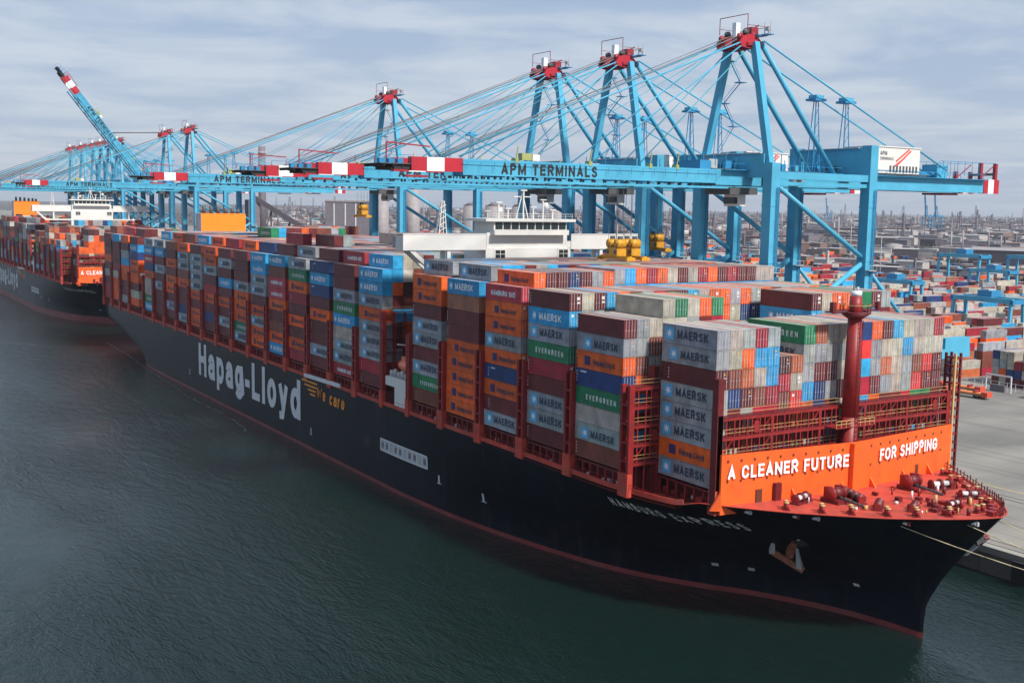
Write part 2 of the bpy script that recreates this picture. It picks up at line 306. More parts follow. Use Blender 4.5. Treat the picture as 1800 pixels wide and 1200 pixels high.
def text_mesh(body, size, matkey, bold=.03, res=2, sx=1.0, spacing=1.0, shear=0):
    """letters drawn as mitred ribbons; the strokes of one letter lie a few millimetres proud of each other"""
    H = size*.70; t = H*(.115+bold*2.6); V = []; Fc = []; x = 0.0
    for ch in body:
        wd, st = GL[ch]; wd *= H
        for k, line in enumerate(st):
            pts = [(x+t/2+max(0, wd-t)*px_, t/2+(H-t)*py_) for px_, py_ in line]
            if res == 1 and len(pts) > 6: pts = pts[:-1:2]+[pts[-1]]
            n = len(pts); o = len(V); closed = n > 3 and math.dist(pts[0], pts[-1]) < 1e-4*H+1e-6
            for i, (a, b) in enumerate(pts):
                dx0, dy0 = ((a-pts[i-1][0], b-pts[i-1][1]) if i else ((a-pts[-2][0], b-pts[-2][1]) if closed else (pts[1][0]-a, pts[1][1]-b))); dx1, dy1 = ((pts[i+1][0]-a, pts[i+1][1]-b) if i < n-1 else ((pts[1][0]-a, pts[1][1]-b) if closed else (dx0, dy0)))
                l0 = math.hypot(dx0, dy0) or 1; l1 = math.hypot(dx1, dy1) or 1; n0 = (-dy0/l0, dx0/l0); n1 = (-dy1/l1, dx1/l1); mx_, my_ = n0[0]+n1[0], n0[1]+n1[1]; q = mx_*mx_+my_*my_
                if q < .35: mx_, my_ = n0; f = 1.0
                else: f = 2/q
                ex = ey = 0
                if i == 0 and not closed: ex, ey = -dx1/l1*t/2, -dy1/l1*t/2
                if i == n-1 and not closed: ex, ey = dx0/l0*t/2, dy0/l0*t/2
                diag = min(1, abs(dx0*dy0)/(l0*l0)*4)
                if i in (0, n-1): ex *= (1-.45*diag); ey *= (1-.45*diag)
                for sg in (1, -1): V.append((a+ex+sg*mx_*f*t/2, b+ey+sg*my_*f*t/2, .004*k))
            for i in range(n-1): Fc.append((o+2*i+1, o+2*i+3, o+2*i+2, o+2*i))
        x += wd+H*.17*spacing+(spacing-1)*H*.5
    me = bpy.data.meshes.new('lettering'); me.from_pydata([((vx+shear*vy)*sx, vy, vz) for vx, vy, vz in V], [], Fc); me.materials.append(MT[matkey])
    xs = [v.co.x for v in me.vertices]; ys = [v.co.y for v in me.vertices]; x0 = min(xs)
    for v in me.vertices: v.co.x -= x0
    return me, max(xs)-x0, min(ys), max(ys)
def text_into(mb, body, size, k, org, ax, ay, **kw):
    me, wd, lo, hi = text_mesh(body, size, k, **kw); ax = Vector(ax); ay = Vector(ay); org = Vector(org); nn = ax.cross(ay)
    mb.poly([org+ax*v.co.x+ay*v.co.y+nn*v.co.z for v in me.vertices], [tuple(p.vertices) for p in me.polygons], k)
    bpy.data.meshes.remove(me); return wd

# ------------------------------------------------------------------ water, land, quay
WZ = 0
mb = MB(); mb.poly([(-14000, -14000, 0), (6000, -14000, 0), (6000, 34.6, 0), (-14000, 34.6, 0)], [(0, 1, 2, 3)], 'water')
tag(mb.build('water'), kind='structure')
QY = 34.5; GZ = 4.5
mb = MB(); mb.poly([(-16000, QY+1.2, GZ), (6000, QY+1.2, GZ), (6000, 16000, GZ), (-16000, 16000, GZ)], [(0, 1, 2, 3)], 'land')
tag(mb.build('ground'), kind='structure')
mb = MB(); mb.box(-3000, 900, QY, QY+1.2, -4, GZ+.02, 'quaywall'); mb.box(-3000, 900, QY-.25, QY+1.35, GZ-.9, GZ+.28, 'concrete')
for i in range(-60, 20): mb.box(i*14+4, i*14+4.25, QY-.03, QY, -1, GZ-.9, 'darkgrey')
tag(mb.build('quay_wall'), kind='structure')
mb = MB()
for y in (37.0, 39.3, 66.9, 69.2): mb.box(-3000, 900, y-.1, y+.1, GZ+.004, GZ+.05, 'darkgrey')
mb.box(-3000, 900, 35.9, 36.15, GZ+.004, GZ+.012, 'linepaint'); mb.box(-3000, 900, 74, 74.3, GZ+.004, GZ+.012, 'linepaint')
tag(mb.build('crane_rails'), kind='structure')
WHERE = {27: 'nearest the ship stem', 45: 'second beyond the ship stem', 9: 'tucked beside the ship bow', 63: 'third beyond the ship stem', -9: 'hidden between ship side and quay'}
for x in (-9, 9, 27, 45, 63):      # quay fenders and bollards
    mb = MB(); mb.box(x-1.3, x+1.3, QY-2.0, QY-1.6, .6, GZ-.3, 'rubber'); mb.bar((x, QY-1.6, 3), (x, QY-.03, 3), 1.2, 'rubber', n=12); mb.bar((x, QY-1.6, 1.5), (x, QY-.03, 1.5), 1.2, 'rubber', n=12)
    o = mb.build('quay_fender'); tag(o, 'black rubber fender on the quay wall, '+WHERE[x], 'fender', 'fenders along the quay wall')
    mb = MB(); mb.cyl((0, 0, 0), .35, .45, 'darkgrey', 12); mb.cyl((0, 0, .45), .55, .28, 'darkgrey', 12)
    o = mb.build('bollard', loc=(x+7, QY+.5, GZ+.28)); tag(o, 'dark mooring bollard on the quay edge, '+WHERE[x], 'bollard', 'mooring bollards along the quay edge')

# foam line drifting off the hull
rnd = random.Random(5); mb = MB()
for pts, wd, keep in (([(-361, -27.5), (-322, -28.6), (-291, -30.8), (-267, -32.2), (-234, -33.6), (-217, -35.2), (-205, -35.0), (-180, -34.6), (-160, -35.8), (-154, -37.5)], .16, .72), ([(-384.7, -65.4), (-367.4, -55.8), (-356.0, -44.4), (-349.9, -32.9), (-342.0, -27.0)], .10, .8)):
    for i in range(len(pts)-1):
        L_ = math.dist(pts[i], pts[i+1]); n_ = max(4, int(L_/.9)); prev = None
        for k in range(n_+1):
            t = k/n_; x = pts[i][0]*(1-t)+pts[i+1][0]*t; y = pts[i][1]*(1-t)+pts[i+1][1]*t+.5*noise(Vector((x*.15, 0, 3)))+.25*noise(Vector((x*.9, 0, 5)))
            if prev and rnd.random() < keep:
                h = wd*rnd.uniform(.3, 1.5); mb.poly([(prev[0], prev[1]-h, .012), (x, y-h, .012), (x, y+h, .012), (prev[0], prev[1]+h, .012)], [(0, 1, 2, 3)], 'foam')
            prev = (x, y)
tag(mb.build('water_foam'), kind='structure')

# ------------------------------------------------------------------ hull
def lerp_tab(tab, x):
    if x <= tab[0][0]: return tab[0][1]
    for (a, b), (c, e) in zip(tab, tab[1:]):
        if x <= c: return b+(e-b)*(x-a)/(c-a)
    return tab[-1][1]
TOPZ = [(-360, 18.1), (11.5, 18.1), (14.5, 19.0), (26, 19.3), (35, 19.8), (40, 20.3), (46, 20.9)]
# matched control points  (deck x, deck half breadth, waterline x, waterline half breadth)
BOW = [(-75, 30.5, -75, 30.5), (-55, 30.5, -61, 29.8), (-38, 30.5, -50, 28.8), (-22, 30.5, -38, 27.0), (-10, 30.5, -26, 24.6), (-2, 30.4, -16, 22.0), (5, 29.6, -7.5, 18.7), (11, 28.2, 1, 13.9), (16, 26.0, 7, 9.6),
       (21, 22.9, 12, 6.7), (26.3, 19.1, 17, 4.3), (31, 15.4, 22, 2.4), (35.5, 11.7, 26, 1.35), (39.2, 8.4, 29, .8), (42.2, 5.1, 31.5, .5), (44.1, 2.4, 33, .3), (45.0, 0, 33.8, 0)]
STERN = [(-240, 30.5, -240, 30.5), (-270, 30.5, -262, 30.4), (-295, 30.5, -285, 29.6), (-315, 30.5, -300, 26.5), (-330, 30.4, -313, 21), (-340, 30.2, -322, 13), (-346, 30.0, -327, 6), (-348, 29.6, -329, 2), (-348, 20, -329.5, .7), (-348, 0, -330, 0)]
TB = [(-1, 0), (3, 0), (4.9, .02), (6.3, .07), (9.4, .22), (12.5, .41), (14.8, .56), (17.6, .76), (20.9, 1)]
TS = [(-1, 0), (1, .05), (3, .22), (6, .58), (9, .85), (12, .97), (14, 1), (20.9, 1)]
def cat(P, u):
    n = len(P)-1; u = max(0, min(u*n, n-1e-6)); i = int(u); t = u-i; p = [P[max(0, i-1)], P[i], P[i+1], P[min(n, i+2)]]
    return tuple(.5*((2*p[1][k])+(-p[0][k]+p[2][k])*t+(2*p[0][k]-5*p[1][k]+4*p[2][k]-p[3][k])*t*t+(-p[0][k]+3*p[1][k]-3*p[2][k]+p[3][k])*t**3) for k in range(4))
def hull_rows(rise):
    """columns from stern centre round the starboard side to the stem; each column = points from below water to the deck edge"""
    cols = []
    zl = [-1.2, .2, .45, .85, 2.4, 4.9, 6.3, 8, 9.4, 11, 12.5, 13.8, 14.8, 16.2, 17.6]
    for u in [i/36 for i in range(36, -1, -1)]: cols.append(('s', cat(STERN, u)))
    for i in range(1, 18): cols.append(('m', (-240+165*i/18,)))
    for u in [i/64 for i in range(65)]: cols.append(('b', cat(BOW, u)))
    outc = []
    for kd, p in cols:
        c = []
        dx = p[0]; zt = lerp_tab(TOPZ, dx)
        for z in zl+[zt]:
            if kd == 'm': x, y = p[0], 30.5
            else:
                t = lerp_tab(TB, z*20.9/zt) if kd == 'b' else lerp_tab(TS, z if z < zt else 20.9)
                if kd == 'b': t = max(0, t)
                x = p[2]+(p[0]-p[2])*t; y = max(0, p[3]+(p[1]-p[3])*t)
            c.append((x, y, z))
        outc.append(c)
    return outc, zl
def build_ship(name, dxs=0, rise=0.0):
    """the ship at the origin; rise lifts it out of the water"""
    root = empty(name, (dxs, 0, rise))
    cols, zl = hull_rows(rise); nc = len(cols); nr = len(cols[0])
    V = []; Fc = []; Mi = []
    for sgn in (-1, 1):
        o = len(V)
        for c in cols: V += [(x, sgn*y, z) for x, y, z in c]
        for i in range(nc-1):
            for j in range(nr-1):
                q = (o+i*nr+j, o+(i+1)*nr+j, o+(i+1)*nr+j+1, o+i*nr+j+1)
                Fc.append(q if sgn < 0 else q[::-1]); Mi.append(1 if j < 3 else 0)
    me = bpy.data.meshes.new('hull'); me.from_pydata(V, [], Fc); me.materials.append(MT['hull']); me.materials.append(MT['boot'])
    me.polygons.foreach_set('material_index', Mi); me.polygons.foreach_set('use_smooth', [True]*len(Fc)); me.update()
    hull = bpy.data.objects.new('hull', me); col.objects.link(hull); hull.parent = root
    bvh = BVHTree.FromPolygons(V, Fc)
    # deck plates
    mb = MB()
    L = [c[-1] for c in cols]
    for i in range(nc-1):
        a, b_ = L[i], L[i+1]
        za = min(a[2], 18.1)-.55 if a[0] < 12 else a[2]-.12; zb = min(b_[2], 18.1)-.55 if b_[0] < 12 else b_[2]-.12
        if abs(a[0]-b_[0]) < .01: continue
        mb.poly([(a[0], -a[1]+.05, za), (b_[0], -b_[1]+.05, zb), (b_[0], b_[1]-.05, zb), (a[0], a[1]-.05, za)], [(0, 1, 2, 3)], 'deckred')
    mb.build('deck', root)
    # red bulwark strake and cap rail of the side walkways
    mb = MB()
    for sg in (-1, 1):
        for i in range(nc-1):
            a, b_ = L[i], L[i+1]
            if a[0] > 11.5 and b_[0] > 11.5:
                mb.bar((a[0], sg*a[1], a[2]), (b_[0], sg*b_[1], b_[2]), .2, 'deckred', h=.08)
            elif b_[0] > -345 and a[0] < b_[0]:
                mb.bar((a[0], sg*(a[1]-.02), a[2]+.35), (b_[0], sg*(b_[1]-.02), b_[2]+.35), .16, 'deckred', h=.8)
    mb.build('bulwark', root)
    return root, hull, bvh

ship, hull, BVH = build_ship('container_ship')
tag(ship, 'huge dark blue container ship with orange slogan wall at the bow, moored nearest', 'container ship', 'container ships moored along the quay')

def hull_text(body, size, k, x0, z0, sx, bold=.03, slope=0, parent=ship, name='lettering', spacing=1.0, sub=True, shear=0):
    """letters wrapped on the starboard plating; reads left to right towards the bow"""
    me, wd, lo, hi = text_mesh(body, size, k, bold=bold, res=3, sx=sx, spacing=spacing, shear=shear)
    bm = bmesh.new(); bm.from_mesh(me); bmesh.ops.triangulate(bm, faces=bm.faces)
    for _ in range(3):
        ee = [e for e in bm.edges if e.calc_length() > size*.28]
        if ee and sub: bmesh.ops.subdivide_edges(bm, edges=ee, cuts=1)
    for v in bm.verts:
        x = x0+v.co.x; z = z0+v.co.y+slope*v.co.x
        h = BVH.ray_cast(Vector((x, -60, z)), Vector((0, 1, 0)))
        y = h[0].y if h[0] else -30.5
        v.co = Vector((x, y-.10-v.co.z*4, z))
    bm.to_mesh(me); bm.free()
    o = bpy.data.objects.new(name, me); col.objects.link(o); o.parent = parent; return wd
def hull_quad(mb, x0, x1, z0, z1, k, off=.05, n=6):
    for i in range(n):
        a = x0+(x1-x0)*i/n; b_ = x0+(x1-x0)*(i+1)/n; p = []
        for x, z in ((a, z0), (b_, z0), (b_, z1), (a, z1)):
            h = BVH.ray_cast(Vector((x, -60, z)), Vector((0, 1, 0))); p.append((x, (h[0].y if h[0] else -30.5)-off, z))
        mb.poly(p, [(0, 1, 2, 3)], k)

hull_text('Hapag-Lloyd', 14.6, 'letterwhite', -218.3, 6.3, 87.0/text_mesh('Hapag-Lloyd', 14.6, 'letterwhite', bold=.036, spacing=1.0)[1], bold=.036, spacing=1.0)
hull_text('We', 4.3, 'orangetext', -120.2, 13.6, 1.0, bold=.03, shear=.1); hull_text('care', 4.3, 'orangetext', -112.6, 13.4, 1.1, bold=.03, shear=.1)
mb = MB()
for i, (a, b_, z) in enumerate(((-130.5, -120.4, 16.9), (-128.5, -120.8, 15.9), (-126.5, -121.2, 14.9), (-125.0, -121.6, 13.9))): hull_quad(mb, a, b_, z, z+.42, 'orangetext')
mb.build('stripe_emblem', ship)
hull_text('HAMBURG EXPRESS', 2.1, 'namewhite', -4.6, 14.3, 20.4/text_mesh('HAMBURG EXPRESS', 2.1, 'letterwhite', bold=.02, spacing=1.35)[1], bold=.024, slope=-.03, spacing=1.35)
mb = MB(); hull_quad(mb, -84.3, -63.2, 8.0, 10.6, 'galv', .05)
hull_quad(mb, -84.3, -63.2, 7.9, 8.25, 'letterwhite', .08); hull_quad(mb, -84.3, -63.2, 10.4, 10.7, 'letterwhite', .08)
for i in range(11): hull_quad(mb, -84.3+i*2.11-.15, -84.3+i*2.11+.2, 8.0, 10.5, 'letterwhite', .08, 1)
for i in range(10):
    if i % 3 != 2: hull_quad(mb, -83.7+i*2.11, -82.7+i*2.11, 8.7, 9.9, 'shedgrey', .075, 1)
mb.build('marking_panel', ship)
for x, z in ((-228.6, 5.9), (-124.4, 4.9), (-58.7, 6.9), (-43.6, 6.5)):     # tug, thruster and draught marks
    mb = MB(); hull_quad(mb, x-.3, x+.25, z-1.0, z+.8, 'letterwhite', .06, 1); hull_quad(mb, x-.8, x+.8, z-1.0, z-.75, 'galv', .07, 1); mb.build('tug_mark', ship)
for x, z in ((3.6, 4.5), (8.3, 4.5), (23.6, 5.4)): mb = MB(); hull_quad(mb, x-.45, x+.45, z-.25, z+.25, 'galv' if x < 20 else 'letterwhite', .06, 1); mb.build('thruster_mark', ship)
mb = MB(); hull_quad(mb, -93, -90, 7.4, 9.9, 'black', .05, 1); mb.build('pilot_door', ship)
mb = MB()     # white stripe of a stowed gangway along the deck edge
mb.bar((-128, -30.75, 18.5), (-106, -30.75, 18.9), .35, 'letterwhite', h=.9)
for i in range(12): mb.bar((-127+i*1.85, -30.6, 18.2), (-127+i*1.85, -30.6, 19.3), .1, 'darkgrey')
mb.build('gangway', ship)
for x in (20, 25.5, 27.7, 37, 43):
    h = BVH.ray_cast(Vector((x, -60, lerp_tab(TOPZ, x)-.75)), Vector((0, 1, 0)))
    if h[0]:
        mb = MB(); y = h[0].y; z = lerp_tab(TOPZ, x)-.75
        mb.cb((x, y, z), (1.3, .35, .55), 'galv' if x not in (25.5, 37) else 'darkred'); mb.cb((x, y-.1, z), (.7, .35, .3), 'letterwhite'); mb.build('fairlead', ship)
# anchors housed in the flare of the bow
mb = MB(); mb.bar((20.0, -12.3, 13.6), (17.4, -10.8, 9.4), 1.0, 'rust'); mb.cb((20.0, -11.6, 13.0), (2.8, 1.6, 1.6), 'black'); mb.cb((20.2, -12.0, 13.3), (1.6, 1.5, .6), 'galv')
mb.bar((14.6, -11.8, 9.7), (18.0, -8.3, 7.0), 1.1, 'rust', h=.9); mb.bar((14.9, -11.9, 9.6), (16.5, -13.3, 12.6), .9, 'galv', b2=.35); mb.bar((17.7, -8.8, 7.4), (19.3, -11.2, 11.0), .9, 'galv', b2=.35)
mb.build('anchor', ship)
mb = MB(); mb.bar((38.0, 2.5, 13.4), (39.9, 2.6, 15.4), .9, 'letterwhite', h=.6); mb.bar((39.9, 2.6, 15.4), (41.2, 2.5, 16.8), 1.0, 'boot', h=.7); mb.bar((37.9, 1.2, 13.9), (38.0, 2.6, 13.4), .5, 'darkgrey'); mb.bar((40.6, 1.0, 16.0), (41.0, 2.6, 16.6), .7, 'darkgrey'); mb.build('anchor', ship)

# ------------------------------------------------------------------ breakwater with the slogan
BXC, BXE, BY0, BY1, BZ0, BZ1 = 20.2, 17.6, -25.4, 25.6, 18.1, 26.4
def bw(y):      # x of the front face at y (swept back towards the sides)
    return BXC-(BXC-BXE)*abs(y)/25.6
def bwz(y): return 26.35
mb = MB(); ys = [-25.4, -20, -13, -6.5, 0, 6.5, 13, 20, 25.6]
for a, b_ in zip(ys, ys[1:]):
    for off, k, rev in ((0, 'orange', False), (-.35, 'ironred', True)):
        P = [(bw(a)+off, a, BZ0-.4), (bw(b_)+off, b_, BZ0-.4), (bw(b_)+off, b_, BZ1), (bw(a)+off, a, BZ1)]
        mb.poly(P, [(0, 1, 2, 3) if not rev else (3, 2, 1, 0)], k)
    mb.poly([(bw(a), a, BZ1), (bw(b_), b_, BZ1), (bw(b_)-.35, b_, BZ1), (bw(a)-.35, a, BZ1)], [(0, 1, 2, 3)], 'orange')
for y in (BY0, BY1): mb.poly([(bw(y), y, BZ0-.4), (bw(y), y, BZ1), (bw(y)-.35, y, BZ1), (bw(y)-.35, y, BZ0-.4)], [(0, 1, 2, 3)], 'orange')
# flared foot at the starboard end
mb.poly([(17.75, -25.4, 18.3), (17.75, -25.4, 21.0), (16.9, -26.6, 18.3), (17.4, -25.4, 18.3), (17.4, -25.4, 21.0), (16.6, -26.6, 18.3)], [(0, 1, 2), (3, 5, 4), (0, 2, 5, 3), (1, 4, 5, 2)], 'orange')
for y in (-12.5, -3, 3.5, 12, 19): mb.poly([(bw(y)+.02, y-.15, BZ0-.3), (bw(y)+2.2, y-.15, BZ0-.3), (bw(y)+.02, y-.15, BZ0+2.4), (bw(y)+.02, y+.15, BZ0-.3), (bw(y)+2.2, y+.15, BZ0-.3), (bw(y)+.02, y+.15, BZ0+2.4)], [(0, 1, 2), (5, 4, 3), (1, 4, 5, 2)], 'orange')
brk = mb.build('breakwater', ship)
def bwdisc(y, z, r=.23):
    x = bw(y)+.03; mb = MB(); mb.poly([(x, y+r*math.cos(a*math.pi/4), z+r*1.1*math.sin(a*math.pi/4)) for a in range(8)], [tuple(range(8))], 'hole'); mb.build('drain_hole', brk)
for sg, y0, n in ((-1, -24.3, 10), (1, 3.3, 9)):
    for i in range(n):
        y = y0+i*(2.36 if sg < 0 else 2.4); bwdisc(y, 25.45); bwdisc(y, 22.5)
mb = MB()
SXA = 22.6/text_mesh('A CLEANER FUTURE', 2.75, 'kwhite')[1]; SXB = 15.8/text_mesh('FOR SHIPPING', 2.75, 'kwhite')[1]
text_into(mb, 'A CLEANER FUTURE', 2.75, 'kwhite', (bw(-25)+.33, -24.5, 22.85), Vector((BXC-BXE, 25.6, 0)).normalized(), (0, 0, 1), bold=.03, sx=SXA, spacing=1.0)
text_into(mb, 'FOR SHIPPING', 2.75, 'kwhite', (bw(5)+.30, 5.3, 22.85), Vector((-(BXC-BXE), 25.6, 0)).normalized(), (0, 0, 1), bold=.03, sx=SXB, spacing=1.0)
mb.build('lettering', brk)
mb = MB(); y = -18.6; mb.box(bw(y)-.05, bw(y)+.12, y-.6, y+.6, 18.2, 20.9, 'hole'); mb.build('door', brk); mb = MB(); y = -15.4; mb.box(bw(y)-.05, bw(y)+.6, y-.7, y+.5, 18.2, 21.6, 'darkred'); mb.build('door', brk); mb = MB()
y = 15.9; mb.box(bw(y)-.05, bw(y)+.12, y-.35, y+.35, 18.6, 20.9, 'hole'); mb.build('door', brk)

# ------------------------------------------------------------------ foremast
fm = empty('foremast', (18.0, 0.25, 18.0)); fm.parent = ship
mb = MB(); mb.cyl((0, 0, 0), 1.3, 12, 'ironred', 20); mb.cyl((0, 0, 12), 1.3, 15.3, 'ironred', 20, 1.05); mb.cyl((0, 0, 27.3), 1.05, 3.2, 'ironred', 20, .9)
mb.build('mast_tube', fm)
mb = MB(); mb.box(1.75, 2.9, -1.9, -.75, 0, 8.35, 'orange'); mb.build('fairing', fm)
mb = MB(); mb.cyl((0, 0, 27.1), 1.2, .8, 'darkred', 20, 2.3); mb.cyl((0, 0, 27.95), 2.35, .12, 'darkred', 20)
mb.cb((-.4, -3.6, 28.2), (1.6, 3.4, .18), 'darkred'); mb.cb((-.4, 3.8, 28.2), (1.6, 3.8, .18), 'darkred')
mb.cb((-.2, -4.7, 29.0), (.7, .7, 1.4), 'darkred'); mb.cb((0, 5.0, 28.9), (.6, .6, 1.2), 'darkred')
for a in range(14):
    an = a*2*math.pi/14; an2 = (a+1)*2*math.pi/14; p = (2.3*math.cos(an), 2.3*math.sin(an)); q = (2.3*math.cos(an2), 2.3*math.sin(an2))
    mb.bar((*p, 28.1), (*p, 29.2), .08, 'darkred'); mb.bar((*p, 29.2), (*q, 29.2), .08, 'railyellow')
mb.build('platform', fm)
mb = MB(); mb.cyl((0, 0, 30.5), .85, .8, 'letterwhite', 14); mb.cyl((0, .3, 31.3), .2, .6, 'galv', 10); mb.bar((0, -.6, 31.4), (0, -.6, 33.2), .12, 'darkgrey'); mb.build('radar_dome', fm)
mb = MB(); mb.cb((-.5, 0, 10.6), (3.4, 8.4, .16), 'ironred')
for i in range(9):
    yy = -4.2+i*1.05; mb.bar((1.2, yy, 10.6), (1.2, yy, 11.7), .07, 'railyellow')
mb.bar((1.2, -4.2, 11.7), (1.2, 4.2, 11.7), .09, 'railyellow'); mb.bar((1.2, -4.2, 11.2), (1.2, 4.2, 11.2), .07, 'railyellow')
mb.build('walkway', fm)
mb = MB()
for i in range(38): mb.bar((1.42, -.3, .8+i*.7), (1.42, .3, .8+i*.7), .06, 'darkred')
mb.bar((1.45, -.32, .5), (1.3, -.32, 27), .07, 'darkred'); mb.bar((1.45, .32, .5), (1.3, .32, 27), .07, 'darkred'); mb.build('ladder', fm)

# ------------------------------------------------------------------ forecastle gear
rnd = random.Random(11)
def deckz(x): return lerp_tab(TOPZ, x)-.12
def winch(x, y, rz, s=1.0, drums=2):
    t = empty('mooring_winch', (x, y, deckz(x)), rz); t.parent = ship; s = s*.64
    mb = MB(); L = 2.0*drums+1.6
    mb.cb((0, 0, .18*s), (2.2*s, L*s, .3*s), 'darkred')
    for i in range(drums+1):
        yy = (-L/2+.4+i*(L-1.2)/drums)*s; mb.cb((0, yy, .9*s), (1.3*s, .28*s, 1.5*s), 'ironred')
    mb.cb((0, (L/2-.3)*s, .9*s), (1.2*s, 1.0*s, 1.1*s), 'darkred'); mb.build('frame', t)
    for i in range(drums):
        a = (-L/2+.5+i*(L-1.2)/drums)*s; b_ = a+((L-1.2)/drums-.25)*s; mb = MB()
        mb.bar((0, a, 1.1*s), (0, b_, 1.1*s), 1.05*s, ('letterwhite' if i == 0 else 'galv') if drums < 3 else 'darkgrey', n=16)
        for e in (a, b_): mb.bar((0, e-.07, 1.1*s), (0, e+.07, 1.1*s), 1.9*s, 'darkred', n=18)
        mb.build('drum', t)
    return t
winch(21.8, -13.5, .25, 1.15, 2); winch(27.0, 11.0, -.2, 1.25, 2); winch(30.5, -7.2, .6, 1.0, 2); winch(34.0, -4.0, .5, .95, 2); winch(36.3, 1.6, .1, .95, 2); winch(33.5, 9.2, -.5, 1.0, 2)
winch(24.8, -6.0, 1.2, 1.2, 3)
# windlass and chain
for x, y in ((24.2, -8.8), (24.6, 7.4)):
    t = empty('windlass', (x, y, deckz(x))); t.parent = ship
    mb = MB(); mb.cb((0, 0, .3), (3.4, 3.0, .6), 'darkred'); mb.cb((-.4, 1.2, 1.3), (1.6, .8, 1.9), 'ironred'); mb.cb((-.4, -1.2, 1.3), (1.6, .5, 1.9), 'ironred'); mb.build('frame', t)
    mb = MB(); mb.bar((0, -.8, 1.4), (0, .8, 1.4), 1.6, 'darkred', n=18); mb.bar((0, -1.5, 1.4), (0, -1.2, 1.4), 2.2, 'ironred', n=18); mb.bar((0, .9, 1.4), (0, 1.1, 1.4), 2.0, 'ironred', n=18); mb.build('gypsy_wheel', t)
    mb = MB()
    for i in range(12): mb.cb((.8+i*.42, .1, .75-i*.03), (.36, .22 if i % 2 else .4, .3), 'darkgrey')
    mb.build('chain', t)
def bitts(x, y, rz=0):
    t = empty('bitts', (x, y, deckz(x)), rz); t.parent = ship
    mb = MB(); mb.cb((0, 0, .1), (.9, 2.1, .2), 'darkred'); mb.build('base', t)
    for s in (-1, 1):
        mb = MB(); mb.cyl((0, s*.6, .2), .28, .85, 'ironred', 12); mb.cyl((0, s*.6, 1.05), .36, .12, 'railyellow', 12); mb.build('post', t)
for x, y, a in ((23.5, -18.3, .9), (27.5, -15.4, .9), (30.5, -12.8, .9), (34.0, -9.6, .9), (36.8, -7.0, .8), (39.5, -3.6, .7), (40.8, 1.2, 0), (38.2, 6.0, -.6), (31.5, 12.4, -.9), (25.0, 17.0, -.9), (21.0, 20.2, -.9)): bitts(x, y, a)
for i in range(46):     # vents, hatches and pipes scattered over the forecastle
    x = rnd.uniform(22, 41); hb = 23.0-(x-20)*.93; y = rnd.uniform(-hb+2, hb-2); z = deckz(x); mb = MB()
    if rnd.random() < .5: mb.cyl((x, y, z), rnd.uniform(.1, .28), rnd.uniform(.4, 1.3), rnd.choice(['darkred', 'ironred', 'letterwhite', 'railyellow']), 8).build('deck_vent', ship)
    else: mb.cb((x, y, z+.3), (rnd.uniform(.4, 1.2), rnd.uniform(.4, 1.2), rnd.uniform(.3, .9)), rnd.choice(['darkred', 'ironred', 'ironred'])).build('deck_box', ship)
L = [c[-1] for c in hull_rows(0)[0] if c[-1][0] > 14]
for sg in (1, -1):     # forecastle railing, port side and bow
    mb = MB()
    for i in range(0, len(L)-1):
        a, b_ = L[i], L[i+1]
        if sg < 0 and a[0] > 15: continue
        h = .9+.5*abs(math.sin(i*1.7))
        mb.bar((a[0]-.3, sg*(a[1]-.35), a[2]-.5), (a[0]-.3, sg*(a[1]-.35), a[2]+h), .12, 'darkred')
        mb.bar((a[0]-.3, sg*(a[1]-.35), a[2]+.9), (b_[0]-.3, sg*(b_[1]-.35), b_[2]+.9), .09, 'darkred'); mb.bar((a[0]-.3, sg*(a[1]-.35), a[2]+.45), (b_[0]-.3, sg*(b_[1]-.35), b_[2]+.45), .07, 'darkred')
        if i % 3 == 0: MB().cb((a[0]-1.3, sg*(a[1]-1.2), a[2]-.1), (1.1, 1.0, 1.0), 'ironred').build('deck_box', ship)
    mb.build('railing', ship)

